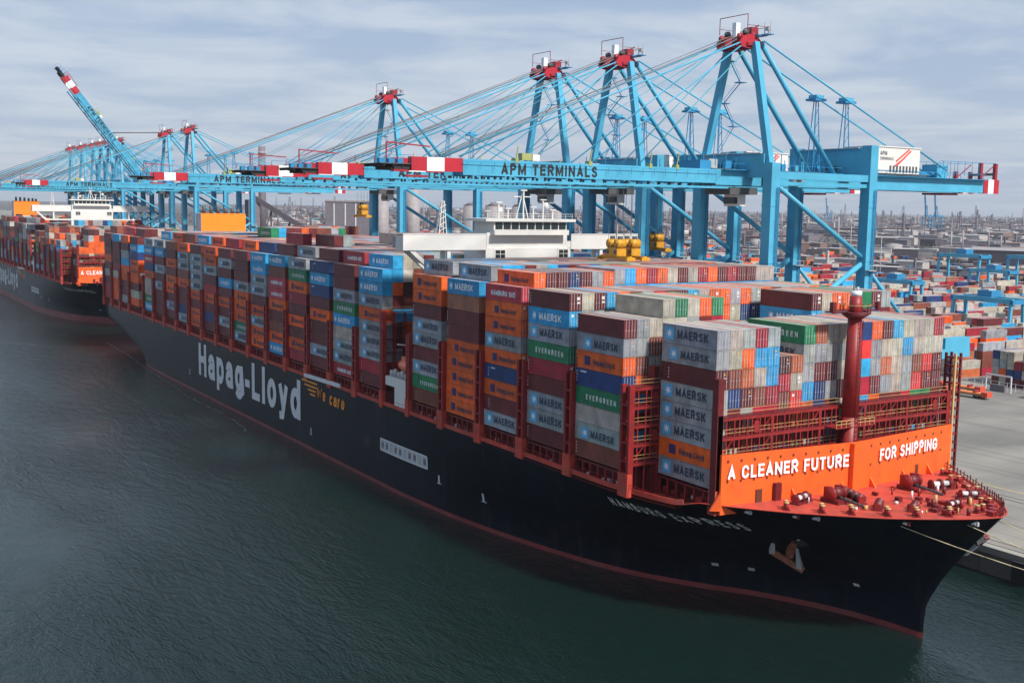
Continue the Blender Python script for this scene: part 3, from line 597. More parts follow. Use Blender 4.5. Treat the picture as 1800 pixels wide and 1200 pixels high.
# ------------------------------------------------------------------ bays, lashing bridges
H0, TH, P = 21.14, 2.9, 14.56
BAY = [15.26]+[-P*n for n in range(5)]+[-84.9-P*n for n in range(14)]+[-295.6-14.4*n for n in range(4)]
BAYN = 'ABCDEFGHIJKLMNOPQRSTUVWX'
def lashing_bridge(x, wdt, yh, ztop, detail=1, levels=5, t=None):
    """transverse red frame of posts and platforms between two bays"""
    mb = MB(); n = int(round(yh*2/2.5)); zb = 17.8
    for i in range(n+1):
        y = -yh+i*2.5; k = 'ironred'
        wide = .5 if (i % 4 == 0) else .2
        for xx in ((x-wdt/2+.15, x+wdt/2-.15) if detail else (x,)):
            mb.box(xx-.14, xx+.14, y-wide/2, y+wide/2, zb, ztop, k)
    for lv in range(levels):
        z = ztop-lv*(TH if levels > 2 else 5)
        if z < zb+2: break
        mb.box(x-wdt/2, x+wdt/2, -yh-.1, yh+.1, z-.16, z, 'darkred')
        if detail > 1:
            mb.box(x+wdt/2-.1, x+wdt/2, -yh, yh, z-.55, z-.17, 'ironred')
        if detail:
            for hh in (.55, 1.1): mb.bar((x+wdt/2-.05, -yh, z+hh), (x+wdt/2-.05, yh, z+hh), .05, 'railyellow' if (lv == 0 or detail > 1) else 'ironred')
    # end towers
    for sg in (-1, 1):
        y = sg*(yh+.25)
        mb.box(x-wdt/2-.05, x-wdt/2+.5, y-.5, y+.5, zb-.3, ztop+.3, 'ironred'); mb.box(x+wdt/2-.5, x+wdt/2+.05, y-.5, y+.5, zb-.3, ztop+.3, 'ironred')
        for lv in range(6):
            z = zb+2.4+lv*2.9
            if z < ztop: mb.box(x-wdt/2+.5, x+wdt/2-.5, y-.5, y+.5, z-.3, z, 'ironred')
        if sg < 0: mb.box(x-wdt/2-.1, x+wdt/2+.1, y-.62, y+.3, zb-.3, 21.1, 'deckred')
    if detail > 1:
        for i in range(n):
            y = -yh+i*2.5
            for lv in range(4):
                z = ztop-TH*(lv+1)
                if z < zb: break
                if rnd.random() < .35: mb.bar((x+wdt/2-.1, y, z), (x+wdt/2-.1, y+2.5, z+TH-.3), .12, 'ironred')
                mb.box(x+wdt/2-.16, x+wdt/2-.06, y+.9, y+1.1, z, z+TH-.2, 'ironred')
                if rnd.random() < .2: mb.box(x+wdt/2-.2, x+wdt/2-.02, y+1.4, y+2.3, z+.2, z+1.9, 'ironred')
        # tall ladder tower at the port end
        for yy in (26.0, 27.4):
            mb.bar((x+.9, yy, zb), (x+.9, yy, 38.2), .35, 'railyellow' if yy < 27 else 'darkred'); mb.bar((x-.9, yy, zb), (x-.9, yy, 38.2), .35, 'darkred')
        for i in range(14): z = zb+1+i*1.42; mb.box(x-1, x+1, 26.0, 27.4, z, z+.3, 'darkred' if i % 2 else 'ironred')
        for yy in (-25.3,): mb.box(x-.5, x+.7, yy-.6, yy+.5, zb, 37.3, 'darkred')
    mb.build('lashing_bridge', ship)
lashing_bridge(16.25, 1.3, 25.0, 31.7, detail=2, levels=5)
lashing_bridge(1.75, 2.2, 30.0, 34.4, detail=2)
for n, b_ in enumerate(BAY[1:], 1):
    if n == len(BAY)-1 or b_ in (BAY[5], BAY[19]): xx = b_-12.19-.95; wd = 1.3
    else: xx = (b_-12.19+BAY[n+1])/2; wd = 2.0
    lashing_bridge(xx, wd, 30.0, 34.4 if n < 6 else 33.2, detail=1 if n < 14 else 0, levels=5)
lashing_bridge(-83.9, 1.2, 30.0, 38.0, detail=1, levels=6)
# hatch coamings, cell stanchions and side walkway posts under the stacks
mb = MB(); rnd = random.Random(3)
for n, b_ in enumerate(BAY):
    yh = 25.0 if n == 0 else 30.0; z0 = 20.6 if n == 0 else 20.9
    mb.box(b_-12.19, b_, -yh+2.6, yh-2.6, 17.4, z0-.4, 'darkred'); mb.box(b_-12.3, b_+.1, -yh+.1, yh-.1, z0-.4, z0-.08, 'darkred')
    for sg in (-1, 1):
        for k in range(7):
            x = b_-12.19+k*12.19/6; mb.box(x-.16, x+.16, sg*(yh-.35)-.16, sg*(yh-.35)+.16, 17.4, z0-.08, 'ironred')
        for k in range(6):
            x = b_-11+k*2.0+rnd.uniform(-.4, .4)
            if n < 10: mb.cb((x, sg*(yh-.9+rnd.uniform(-.5, .5)), 18.2+rnd.uniform(0, .5)), (rnd.uniform(.4, 1.0), .5, rnd.uniform(.4, 1.3)), rnd.choice(['ironred', 'darkred', 'letterwhite', 'ironred', 'galv']))
mb.build('hatch_coaming', ship)
mb = MB()
for sg in (-1, 1):
    for i in range(178):
        x = -346+i*2
        mb.bar((x, sg*30.42, 18.5), (x, sg*30.42, 19.5), .07, 'ironred')
    mb.bar((-346, sg*30.42, 19.5), (9, sg*30.42, 19.5), .07, 'ironred'); mb.bar((-346, sg*30.42, 19.05), (9, sg*30.42, 19.05), .05, 'ironred')
mb.build('side_railing', ship)

# ------------------------------------------------------------------ deckhouse and bridge
dh = empty('deckhouse', (-74.2, 0, 18)); dh.parent = ship
def T(x): return x+74.2
mb = MB()
mb.box(-9.4, 0, -10.6, 11.6, 0, 34.0, 'white'); mb.box(-9.4, -.6, -10.0, 11.0, 34.0, 37.4, 'white')
for z in (22, 25.5, 29): mb.box(-9.5, .06, -10.7, 11.7, z-.1, z+.02, 'white')
mb.build('tower', dh)
for a, b_, s_, y0 in ((-30.5, -10.6, -1, 0), (11.6, 30.5, 1, .6)):
    mb = MB(); mb.box(-3.4, .25, a, b_, 33.7, 34.0, 'white'); mb.box(0, .25, a, b_, 34.0, 37.0, 'white'); mb.box(-3.4, -3.2, a, b_, 34.0, 35.4, 'white')
    ye = a if s_ < 0 else b_-.2; mb.box(-3.2, 0, ye, ye+.2, 34.0, 36.6, 'white'); mb.box(-.02, .32, a-.05, b_+.05, 37.0, 37.15, 'white')
    for xx in (-.4, -2.9):
        mb.bar((xx, s_*28.6+y0, 33.8), (xx, s_*23.4+y0, 29.4), .8, 'white'); mb.bar((xx, s_*19.6+y0, 33.8), (xx, s_*19.6+y0, 29.2), .8, 'white'); mb.bar((xx, s_*23.6+y0, 29.3), (xx, s_*10.7+y0, 29.3), .7, 'white')
    mb.build('bridge_wing', dh)
mb = MB()
mb.box(-7.8, .9, -9.0, 10.0, 36.9, 38.0, 'white'); mb.box(-7.8, .55, -9.0, 10.0, 38.0, 39.8, 'white'); mb.box(-8.4, 1.3, -11.4, 12.0, 39.8, 40.4, 'white')
mb.box(.7, 1.3, -9.2, 10.2, 36.9, 38.0, 'white')
wh = mb.build('wheelhouse', dh)
for i in range(9):
    y = -8.6+i*2.07; mb = MB(); mb.box(.5, .68, y, y+1.75, 38.15, 39.6, 'glass'); mb.build('window', wh)
for y in (-7.0, 9.6):
    mb = MB(); mb.box(0, .12, y-1.55, y+1.55, 31.6, 34.2-.3, 'white'); mb.box(.12, .16, y-1.2, y+1.2, 31.9, 33.6, 'glass'); mb.box(.16, .2, y-1.2, y+1.2, 32.7, 32.8, 'white'); mb.box(.16, .2, y-.05, y+.05, 31.9, 33.6, 'white'); mb.build('window', dh)
for lv in range(3):
    for i in range(3):
        mb = MB(); x = -2.2-i*2.6; z = 23.3+lv*3.4; mb.box(x-.5, x+.5, -10.68, -10.6, z, z+1.1, 'glass'); mb.build('window', dh)
mb = MB()
rnd = random.Random(8)
for i in range(13):
    y = -10.5+i*1.8; mb.bar((1.1, y, 40.4), (1.1, y, 41.5), .07, 'white')
mb.bar((1.1, -10.6, 41.5), (1.1, 11.4, 41.5), .08, 'white'); mb.bar((1.1, -10.6, 41.0), (1.1, 11.4, 41.0), .06, 'white')
for y, h, k in ((-6, 3.5, 'white'), (-3.6, 2.2, 'white'), (.4, 6.2, 'white'), (3, 2.6, 'letterwhite'), (5.6, 4.2, 'white'), (8.2, 2.0, 'white'), (-8.8, 1.6, 'galv')):
    mb.bar((-2.5, y, 40.4), (-2.5, y, 40.4+h), .28, k); mb.cb((-2.5, y, 40.4+h), (.6, 1.5, .25), k)
mb.cyl((-3.5, 7.0, 42.6), .9, 1.4, 'white', 14, .5); mb.cyl((-3.5, -5, 41.6), .7, 1.1, 'white', 14, .4)
mb.bar((-3, -1.2, 40.4), (-3, .4, 46), .2, 'white'); mb.bar((-3, 2.0, 40.4), (-3, .4, 46), .2, 'white'); mb.bar((-3, -1.8, 45.2), (-3, 2.6, 45.2), .2, 'white')
mb.build('radar_mast', dh)
# wing mast with lattice, starboard
mb = MB()
for s in (-.9, .9): mb.bar((-3, -19.5+s, 37), (-3, -19.5+s*.3, 44), .16, 'white'); mb.bar((-4.4, -19.5+s, 37), (-3.4, -19.5+s*.3, 44), .16, 'white')
for i in range(5): mb.bar((-3, -20.3, 37.6+i*1.2), (-3, -18.8, 38.4+i*1.2), .12, 'white')
mb.build('signal_mast', dh)
# white side casing, davit and lifeboat in the gap beside the house
mb = MB(); mb.box(-82.2+74.2, 2.0, -30.45, -23.0, 4.7, 6.6, 'white'); mb.box(-3.6, 2.0, -30.45, -23, .1, 4.7, 'white')
for i in range(5): mb.cyl((-6.6+i*1.7, -29.6, 6.6), .45, 1.3+.4*(i % 2), 'galv', 10)
mb.build('side_casing', dh)
lb = empty('lifeboat', (-76.0, -27.8, 27.0)); lb.parent = ship
mb = MB(); n = 10
prof = [(-4.2, .3, .4), (-3.4, 1.1, .9), (-2, 1.5, 1.25), (0, 1.6, 1.35), (2, 1.5, 1.25), (3.4, 1.0, .9), (4.3, .25, .4)]
for (x0, w0, h0), (x1, w1, h1) in zip(prof, prof[1:]):
    A = [(x0, w0*math.cos(2*math.pi*i/14), h0*math.sin(2*math.pi*i/14)+.2) for i in range(14)]; Bq = [(x1, w1*math.cos(2*math.pi*i/14), h1*math.sin(2*math.pi*i/14)+.2) for i in range(14)]
    mb.poly(A+Bq, [(i, (i+1) % 14, 14+(i+1) % 14, 14+i) for i in range(14)], 'lifeboat', True)
mb.cb((-1.2, 0, 1.7), (2.2, 1.6, .8), 'lifeboat'); mb.build('boat_hull', lb)
mb = MB(); mb.bar((-3, 1.4, -2.5), (-3, 1.6, 4.2), .35, 'white'); mb.bar((3, 1.4, -2.5), (3, 1.6, 4.2), .35, 'white'); mb.bar((-3, 1.6, 4.2), (-3, -1.4, 4.6), .3, 'white'); mb.bar((3, 1.6, 4.2), (3, -1.4, 4.6), .3, 'white'); mb.build('davit', lb)

# ------------------------------------------------------------------ funnel casing and aft crane post
fn = empty('funnel', (-290.2, 0, 18)); fn.parent = ship
mb = MB(); mb.box(-3.4, 3.6, -8.6, 8.4, 28, 38.3, 'funnel'); mb.box(-3.4, 3.6, -8.9, 8.7, 0, 28, 'white'); mb.box(-3.5, 3.4, -8.75, -8.6, 28, 38.2, 'galv'); mb.build('casing', fn)
mb = MB()
for y in (-6.5, -3.8, -1, 1.8, 4.4, 6.6): mb.cyl((0, y, 38.3), .7, 1.6+(abs(y) % 1.3), 'darkgrey', 12)
mb.build('exhaust_pipe', fn)
mb = MB(); mb.bar((-289.0, -29.5, 17.5), (-289.0, -29.5, 33.5), 1.6, 'white', n=12); mb.bar((-289, -29.5, 30.5), (-289, -22, 33), .8, 'white'); mb.cb((-289, -29.5, 33.6), (2.2, 2.2, 1.0), 'white'); mb.build('provision_crane', ship)

# second ship: a sister, copied with all its parts, moored astern and riding higher
ship2 = copy_tree(ship, None)
ship2.location = (-446, 0, 2.1)
ship2['label'] = 'sister container ship moored astern at left, riding higher with a broad red waterline band'
for ch in ship2.children:
    if ch.name.startswith('hull'):
        mb2 = MB(); L2 = hull_rows(0)[0]
        for sg in (-1, 1):
            for c, e in zip(L2, L2[1:]):
                q = []
                for p, pz in ((c, -2.6), (e, -2.6), (e, 1.0), (c, 1.0)): q.append((p[2][0], sg*(p[2][1]+.03), pz))
                mb2.poly(q, [(0, 1, 2, 3) if sg < 0 else (3, 2, 1, 0)], 'boot', True)
        o = mb2.build('boot_top', ship2)

# ------------------------------------------------------------------ containers
def srgb(h):
    h = h.lstrip('#'); v = [int(h[i:i+2], 16)/255 for i in (0, 2, 4)]
    return tuple(c/12.92 if c < .04045 else ((c+.055)/1.055)**2.4 for c in v)
# code: (albedo, colour word, brand)
COL = {'M': ((.31, .335, .36), 'grey', 'M'), 'K': ((.022, .34, .66), 'sky blue', 'K'), 'O': ((.80, .115, .012), 'orange', 'O'), 'B': ((.135, .017, .021), 'maroon', 'b'),
       'R': ((.34, .014, .034), 'crimson', 'b'), 'G': ((.012, .20, .085), 'green', 'G'), 'N': ((.012, .045, .17), 'navy blue', 'n'), 'H': ((.45, .035, .055), 'red', 'H'),
       'W': ((.46, .42, .36), 'off-white', ''), 'T': ((.36, .13, .075), 'tan brown', ''), 'U': ((.48, .12, .045), 'rust orange', 'b'), 'r': ((.70, .035, .03), 'bright red', ''),
       'D': ((.07, .018, .02), 'dark brown', ''), 'Q': ((.22, .055, .035), 'brick brown', 'b')}
LETT = {'M': ' with star logo', 'K': ' with star logo', 'O': ' with lettering', 'G': ' with lettering', 'H': ' with lettering'}
BRANDNAME = {'M': 'MAERSK', 'K': 'MAERSK', 'O': 'Hapag-Lloyd', 'G': 'EVERGREEN', 'H': 'HAMBURG SUD'}
SIDE = ['MMBMMMOM', 'BMONGWMQ', 'BKMGRBMMB', 'HOOMONOBM', 'KTBBOOOOO', 'OOBMMBMGQ', 'KKMOMMMRB', 'BBMGKWMMH', 'NKNBOBBMB', 'MGORBOBOR', 'KQHHOBQOK', 'KKMMBOMOO', 'BBBMOOOGM', 'BMBKBOBMB', 'OOMBROBNB', 'BMMMMOBOO',
        'OMMQOBBNM', 'QBOBOOBMB', 'MKBMBMBBB', 'MKHNOWWGK', 'BKNOOOBWO', 'OBMKOOBBM', 'KBBBRWOOO', 'BBQOBMBRR']
ROWA = {0: 'MMBMMMOM', 1: 'WWQNBBWB', 2: 'MOUBMQBQ', 3: 'RKWQRBNB', 4: 'MKKRRQBM', 5: 'DRQBBNB', 6: 'UWrUBGB', 7: 'GMMKUBMB', 8: 'UMBNNRKB', 9: 'WMBMBKBQ', 10: 'WMWBWBNB', 11: 'WWBBBBQB', 12: 'NrKRKBGB', 13: 'OMMBOQBN',
        14: 'BWUMBRBB', 15: 'KWWWBBNB', 16: 'WKMMRBQB', 17: 'WWQrGBKB', 18: 'WWrBGQMB', 19: 'RWBBBNBB'}
INNER = {(1, 1): 'MMQOKBKBBB', (1, 2): 'WQMKKNBBBB', (1, 3): 'WWRMBBOBB', (1, 4): 'GWBMOKBBB', (1, 5): 'WMBBMOBBB', (1, 6): 'OBMKBNOBB', (1, 7): 'GROMBBKBB', (1, 16): 'BKMOBBBMB', (1, 17): 'WMBOKBBMB', (1, 18): 'OBMRBNBMB', (1, 19): 'OBMGBNBMB', (1, 20): 'GWBOMKBBB', (1, 21): 'GBBOMKBBB',
         (2, 1): 'WMRBMOBKB', (2, 2): 'BMKORBBNB', (2, 3): 'KWOMRBBNB', (2, 4): 'OWKMRBBNB', (2, 5): 'QMKORBBNB', (2, 12): 'OOMNRBBBB', (2, 13): 'OOMBRBBNB', (2, 14): 'MWOBRBBNB', (2, 15): 'ONMBRBBNB', (2, 16): 'MNOBRBBNB', (2, 17): 'OUMBRBBNB', (2, 18): 'BBMOKRBNB',
         (3, 1): 'ORMOMBONBM', (3, 2): 'BWMOMBONBM', (3, 3): 'BWMOMBONBM', (3, 4): 'NWMOMBONBM', (3, 5): 'BWMOMBONBM', (3, 6): 'MWMOMBONBM', (3, 7): 'OWMOMBONBM', (3, 8): 'MKBOMBONBM', (3, 9): 'KKBOMBONBM', (3, 10): 'OKBOMBONBM', (3, 11): 'RKBOMBONBM', (3, 12): 'OKBOMBONBM',
         (3, 13): 'WKBOMBONBM', (3, 14): 'BKBOMBONBM', (3, 15): 'WKBOMBONBM', (3, 16): 'RKBOMBONBM', (3, 17): 'OKBOMBONBM', (3, 18): 'BKBOMBONBM', (3, 19): 'RKBOMBONBM', (3, 20): 'BKBOMBONBM', (3, 21): 'BKBOMBONBM', (3, 22): 'WKBOMBONBM', (3, 23): 'WKBOMBONBM',
         (4, 1): 'MOBMOKBOBB', (4, 2): 'KOBMOKBOBB', (4, 3): 'KOBMOKBOBB', (4, 4): 'BOBMOKBOBB', (4, 5): 'WBBMOKBOBB', (4, 6): 'KOBMOKBOBB', (5, 1): 'MQBMOKBOBB', (5, 2): 'MOBMOKBOBB', (5, 3): 'MOBMOKBOBB', (5, 4): 'KOBMOKBOBB', (5, 5): 'KOBMOKBOBB',
         (6, 1): 'KKOBKDBMOB', (6, 2): 'WWDBKOMBBM', (6, 3): 'WQBMOKBOBB', (7, 1): 'HBMBKOMBBM', (7, 2): 'HBMBKOMBBM', (8, 1): 'BMMBKOMBBM', (8, 2): 'MBMBKOMBBM', (9, 1): 'MBMBKOMBBM', (10, 1): 'BBMBKOMBBM', (11, 1): 'NBMBKOMBBM'}
POOL = 'MMMMBBBBBOOOKKWWQQRRGNUHBBM'
rnd = random.Random(77)
CONT = []     # (bay, row, tierFromBottom, tiers, code, x front, y centre, z bottom, zscale)
for bi, bx in enumerate(BAY):
    nr = 20 if bi == 0 else 24; hgt = None; left = 0
    for r in range(nr):
        zs = 1.0
        if bi == 0: nt_ = 8; z0 = 20.86
        elif bi == 1: nt_ = 8 if r < 3 else (9 if r < 8 else (7 if r < 16 else 9)); z0 = H0
        else:
            z0 = H0
            if r == 0: nt_ = 9
            elif bi == 2: nt_ = 9
            elif bi in (3, 4, 5, 6, 7): nt_ = 10
            else:
                if left <= 0: hgt = rnd.choice([9, 10, 10, 10, 10, 11] if bi < 19 else [8, 9, 9, 10]); left = rnd.choice([2, 3, 4, 5])
                left -= 1; nt_ = hgt
                if r < 2: nt_ = min(nt_, 10)
        if bi == 0 and r in (5, 6): nt_ = 7; zs = .925
        if bi == 1 and r < 3: nt_ = 8 if r < 2 else 8
        if bi == 3 and 1 <= r <= 7: zs = .985
        if r == 0: s = SIDE[bi]; nt_ = len(s)
        elif bi == 0: s = ROWA[r]
        elif (bi, r) in INNER: s = INNER[(bi, r)]
        else: s = ''.join(rnd.choice(POOL) for _ in range(12))
        s = (s+'BMOBKBMBQBM')[:nt_] if len(s) < nt_ else s[:nt_]
        for k in range(nt_):      # k = tier from the top
            t = nt_-1-k
            CONT.append((bi, r, k, nt_, s[k], bx, -nr*1.25+2.5*(r+.5), z0+t*TH*zs, zs))
TOPIDS = "0 1 2 3 4 5 6 7 8 9 a b g h i j o p q r w x y z 14 15 16 1b 1c 1d 1i 1j 1k 1l 1q 1r 1s 1t 1y 1z 20 21 26 27 28 29 2e 2f 2g 2h 2u 2v 2w 2x 32 33 34 35 3a 3b 3c 3d 3i 3j 3k 3l 3q 3r 3s 3t 3y 3z 40 41 46 47 48 49 4e 4f 4g 4h 4i 4j 4k 4l 4m 4n 4o 4p 4u 4v 4w 52 5b 5k 5t 62 7v 7w 84 8d 8m 8v 9d 9m 9v 9w 9x 9y 9z a0 a1 a2 a3 a4 ad am c4 cd cm cv d4 d5 dd de dm dn dv dw fv fw fx fy fz g0 g1 g2 g3 g4 ge go gy h8 hi hs i2 ic im iw j6 jg jq k0 ka kk ku l4 le lo ly m8 mi mj mk ml mm mn mo mp mq mr t5 t6 t7 t8 t9 ta tb tc td te zs zt zu zv zw zx zy zz 100 101 102 103 104 10c 10d 10e 16f 16g 16h 16i 16j 16k 16l 16m 16n 16o 1d2 1d3 1d4 1d5 1d6 1d7 1d8 1d9 1da 1db 1jx 1jy 1jz 1k0 1k1 1k2 1k3 1k4 1k5 1k6 1kq 1l1 1qm 1qn 1qo 1qp 1qq 1qr 1qs 1qt 1qu 1qv 1r5 1u5 1xf 1xg 1xh 1xi 1xj 1xk 1xl 1xm 1xn 1xo 242 243 244 245 246 247 248 249 24a 24b 2al 2am 2an 2ao 2ap 2au 2h6 2h7 2h8 2h9 2ha 2hf 2j0 2ny 2nz 2o0 2o1 2o2 2o7 2up 2uq 2ur 2us 2ut 2uy 31c 31e 31f 31l 37y 37z 387 3kb 3kc 3kd 3ke 3kf 3kk"
if '@' in TOPIDS: sel = set(range(300))
else:
    sel = set(int(x, 36) for x in TOPIDS.split())

CL, CW, CH = 12.19, 2.44, 2.88
def container_mesh():
    mb = MB(); x0, x1, y0, y1 = -CL, 0, -CW/2, CW/2; e = .05
    mb.box(x0+e, x1-e, y0+e, y1-e, e, CH-e, 'paint')
    f = .16
    for y in (y0, y1-f):
        for x in (x0, x1-f): mb.box(x, x+f, y, y+f, f+.02, CH-f-.02, 'paint')
        mb.box(x0+f+.02, x1-f-.02, y, y+f, .02, f, 'paint'); mb.box(x0+f+.02, x1-f-.02, y, y+f, CH-f+.04, CH-.02, 'paint')
    for x in (x0, x1-f):
        mb.box(x, x+f, y0+f+.02, y1-f-.02, .02, f, 'paint'); mb.box(x, x+f, y0+f+.02, y1-f-.02, CH-f, CH-.02, 'paint')
    for x in (x0, x1-f-.02):
        for y in (y0, y1-f-.02):
            for z in (0, CH-f-.02+.02): mb.box(x-.01, x+f+.03, y-.01, y+f+.03, z, z+f, 'paint')
    return mb
tmp = container_mesh().build('container_tmp'); CM = tmp.data; bpy.data.objects.remove(tmp)
def door_mesh(v=0):
    mb = MB()
    for s in (-1, 1):
        y = s*.56; mb.box(-.03, .012, y-.52, y+.52, .2, CH-.2, 'paint')
        for yy in (y-.3, y+.25): mb.bar((.03, yy, .12), (.03, yy, CH-.12), .06, 'galv'); mb.box(.02, .07, yy-.08, yy+.08, 1.15, 1.3, 'galv')
        for z in (.5, 1.0, 1.9, 2.4): mb.box(.012, .035, y+s*.46-.07, y+s*.46+.07, z, z+.12, 'paint')
    if v == 1: mb.box(.013, .02, .2, .8, 1.8, 2.3, 'letterwhite'); mb.box(.013, .02, .25, .9, 1.2, 1.5, 'letterwhite')
    if v == 2: mb.box(.013, .02, -.85, -.3, 1.95, 2.35, 'letterwhite')
    if v == 3: mb.box(.013, .02, .3, .55, 2.1, 2.4, 'yellow'); mb.box(.013, .02, .3, .9, 1.6, 1.75, 'galv')
    return mb
DMS = []
for v in (0, 1, 0, 2, 3, 0): tmp = door_mesh(v).build('door_tmp'); DMS.append(tmp.data); bpy.data.objects.remove(tmp)
YS = -CW/2-.012
def brand_mb(b, low=False):
    mb = MB(); res = 1 if low else 2
    def tx(body, size, k, x0, z0, width, bold=.035, spacing=1.0):
        me, wd, lo, hi = text_mesh(body, size, k, bold=bold, res=res, spacing=spacing); s = width/wd
        mb.poly([(x0+v.co.x*s, YS-v.co.z, z0+v.co.y) for v in me.vertices], [tuple(p.vertices) for p in me.polygons], k); bpy.data.meshes.remove(me)
    def quad(x0, x1, z0, z1, k, o=0): mb.poly([(x0, YS-o, z0), (x1, YS-o, z0), (x1, YS-o, z1), (x0, YS-o, z1)], [(0, 1, 2, 3)], k)
    def star(cx, cz, r, k):
        pts = [(cx+(r if i % 2 == 0 else r*.42)*math.sin(i*math.pi/7), YS-.006, cz+(r if i % 2 == 0 else r*.42)*math.cos(i*math.pi/7)) for i in range(14)]
        mb.poly([(cx, YS-.006, cz)]+pts, [(0, 1+i, 1+(i+1) % 14) for i in range(14)], k)
    if b == 'M': quad(-11.3, -9.2, .55, 2.45, 'lblue'); star(-10.25, 1.5, .75, 'kwhite'); tx('MAERSK', 1.9, 'mdark', -8.5, .85, 6.9)
    if b == 'K': quad(-11.3, -10.0, .7, 2.2, 'lblue'); star(-10.6, 1.5, .75, 'kwhite'); tx('MAERSK', 1.75, 'kwhite', -9.1, .85, 6.9)
    if b == 'O': quad(-9.9, -8.4, .75, 2.2, 'hlblue'); tx('Hapag-Lloyd', 1.35, 'mdark', -7.6, .95, 5.6)
    if b == 'G': tx('EVERGREEN', 1.25, 'txtgreenw', -9.6, .95, 8.3, spacing=1.5)
    if b == 'H': tx('HAMBURG SUD', 1.35, 'kwhite', -10.6, .9, 8.6)
    if b in ('b', 'n'):
        for i in range(4): quad(-11.85, -11.65, .6+i*.5, .85+i*.5, 'letterwhite')
        if b == 'n': quad(-10.8, -9.2, 2.2, 2.45, 'letterwhite')
    return mb
BM = {}
for b in 'MKOGHbn':
    tmp = brand_mb(b).build('lettering'); BM[b] = tmp.data; bpy.data.objects.remove(tmp)
BLOW = {b: brand_mb(b, True) for b in 'MKOGH'}
ORD = ['topmost', 'second from top', 'third from top', 'fourth from top', 'fifth from top', 'sixth from top', 'seventh from top', 'eighth from top', 'ninth from top', 'tenth from top', 'eleventh']
NTH = ['first', 'second', 'third', 'fourth', 'fifth', 'sixth', 'seventh', 'eighth', 'ninth', 'tenth', 'eleventh', 'twelfth', 'thirteenth', 'fourteenth', 'fifteenth', 'sixteenth', 'seventeenth', 'eighteenth', 'nineteenth', 'twentieth', 'twenty-first', 'twenty-second', 'twenty-third', 'twenty-fourth']
rc = random.Random(9)
def jit(c): k = rc.uniform(.82, 1.14); return tuple(min(.95, v*k*rc.uniform(.94, 1.06)) for v in c)
for i, (bi, r, k, n_, code, x, y, z, zs) in enumerate(CONT):
    if i not in sel: continue
    c, word, brand = COL[code]
    o = bpy.data.objects.new('shipping_container', CM); col.objects.link(o); o.location = (x, y, z); o.scale = (1, 1, zs); cc = jit(c); o.color = (*cc, 1)
    vis_side = r == 0 or brand in 'MKOGH'
    if brand and vis_side:
        t = bpy.data.objects.new('lettering' if brand in BRANDNAME else 'markings', BM[brand]); col.objects.link(t); t.parent = o; t.location = (rc.uniform(-.3, .15), 0, rc.uniform(-.10, .08)); q_ = rc.choice((1, 1, .96, .9)); t.scale = (q_, 1, q_)
    if bi < 4: t = bpy.data.objects.new('door', DMS[(i*7+k) % 6]); col.objects.link(t); t.parent = o; t.color = (*cc, 1)
    if r == 0: stack = 'outer starboard stack, %s bay aft' % NTH[bi]
    else: stack = '%s row in, %s bay from bow' % (NTH[r], NTH[bi])
    lt = LETT.get(brand, '') if vis_side and bi < 12 else ''
    tag(o, '%s container%s, %s, %s' % (word, lt, ORD[k], stack), 'shipping container', 'shipping containers stacked on the nearest ship')

# everything beyond the 300 nearest: one mass of containers (ships and yard)
SV = []; SF = []; SC = []; SMI = []; SMATS = ['paint_far']
def far_box(x0, x1, y0, y1, z0, z1, c):
    o = len(SV); SV.extend([(x0, y0, z0), (x1, y0, z0), (x1, y1, z0), (x0, y1, z0), (x0, y0, z1), (x1, y0, z1), (x1, y1, z1), (x0, y1, z1)])
    for f in ((4, 5, 6, 7), (0, 1, 5, 4), (1, 2, 6, 5), (2, 3, 7, 6), (3, 0, 4, 7)): SF.append(tuple(o+a for a in f)); SC.append(c); SMI.append(0)
def far_text(b, x, y, z, zs=1):
    m_ = BLOW[b]; o = len(SV); SV.extend([(x+v[0], y+v[1], z+v[2]*zs) for v in m_.v])
    for f, mi_ in zip(m_.f, m_.m):
        kk = m_.mats[mi_]
        if kk not in SMATS: SMATS.append(kk)
        SF.append(tuple(o+a for a in f)); SC.append((1, 1, 1)); SMI.append(SMATS.index(kk))
for i, (bi, r, k, n_, code, x, y, z, zs) in enumerate(CONT):
    if i in sel: continue
    c, word, brand = COL[code]; far_box(x-CL, x, y-CW/2, y+CW/2, z+.01, z+CH*zs, jit(c))
    if brand in BLOW and r < 4 and (r == 0 or k < 2) and bi < 20: far_text(brand, x, y, z, zs)
# sister ship's cargo
rnd = random.Random(21)
for bi, bx in enumerate(BAY):
    nr = 20 if bi == 0 else 24; left = 0; h_ = 7
    for r in range(nr):
        if left <= 0: h_ = rnd.choice([5, 6, 7, 7, 8, 8, 9]) if bi > 3 else rnd.choice([6, 7, 7, 8]); left = rnd.choice([1, 2, 3, 4])
        left -= 1; h_ = min(h_, 8 if bi < 5 else 9)
        if bi == 0: h_ = 5 if r < 2 else 8
        for t in range(h_):
            code = rnd.choice('MMWWBBBQQRROKNGBTDU' if r > 12 or rnd.random() < .7 else 'OBBMD'); 
            if bi == 0 and t in (4, 5): code = 'O'
            y = -nr*1.25+2.5*(r+.5); z = H0+2.1+t*TH; x = bx-446
            if t < h_-3 and 2 < r < nr-2 and bi > 0: continue
            c = jit(COL[code][0]); far_box(x-CL, x, y-CW/2, y+CW/2, z+.01, z+CH, c)
            if r == 0 and code in BLOW and bi < 6: far_text(code, x, y, z)
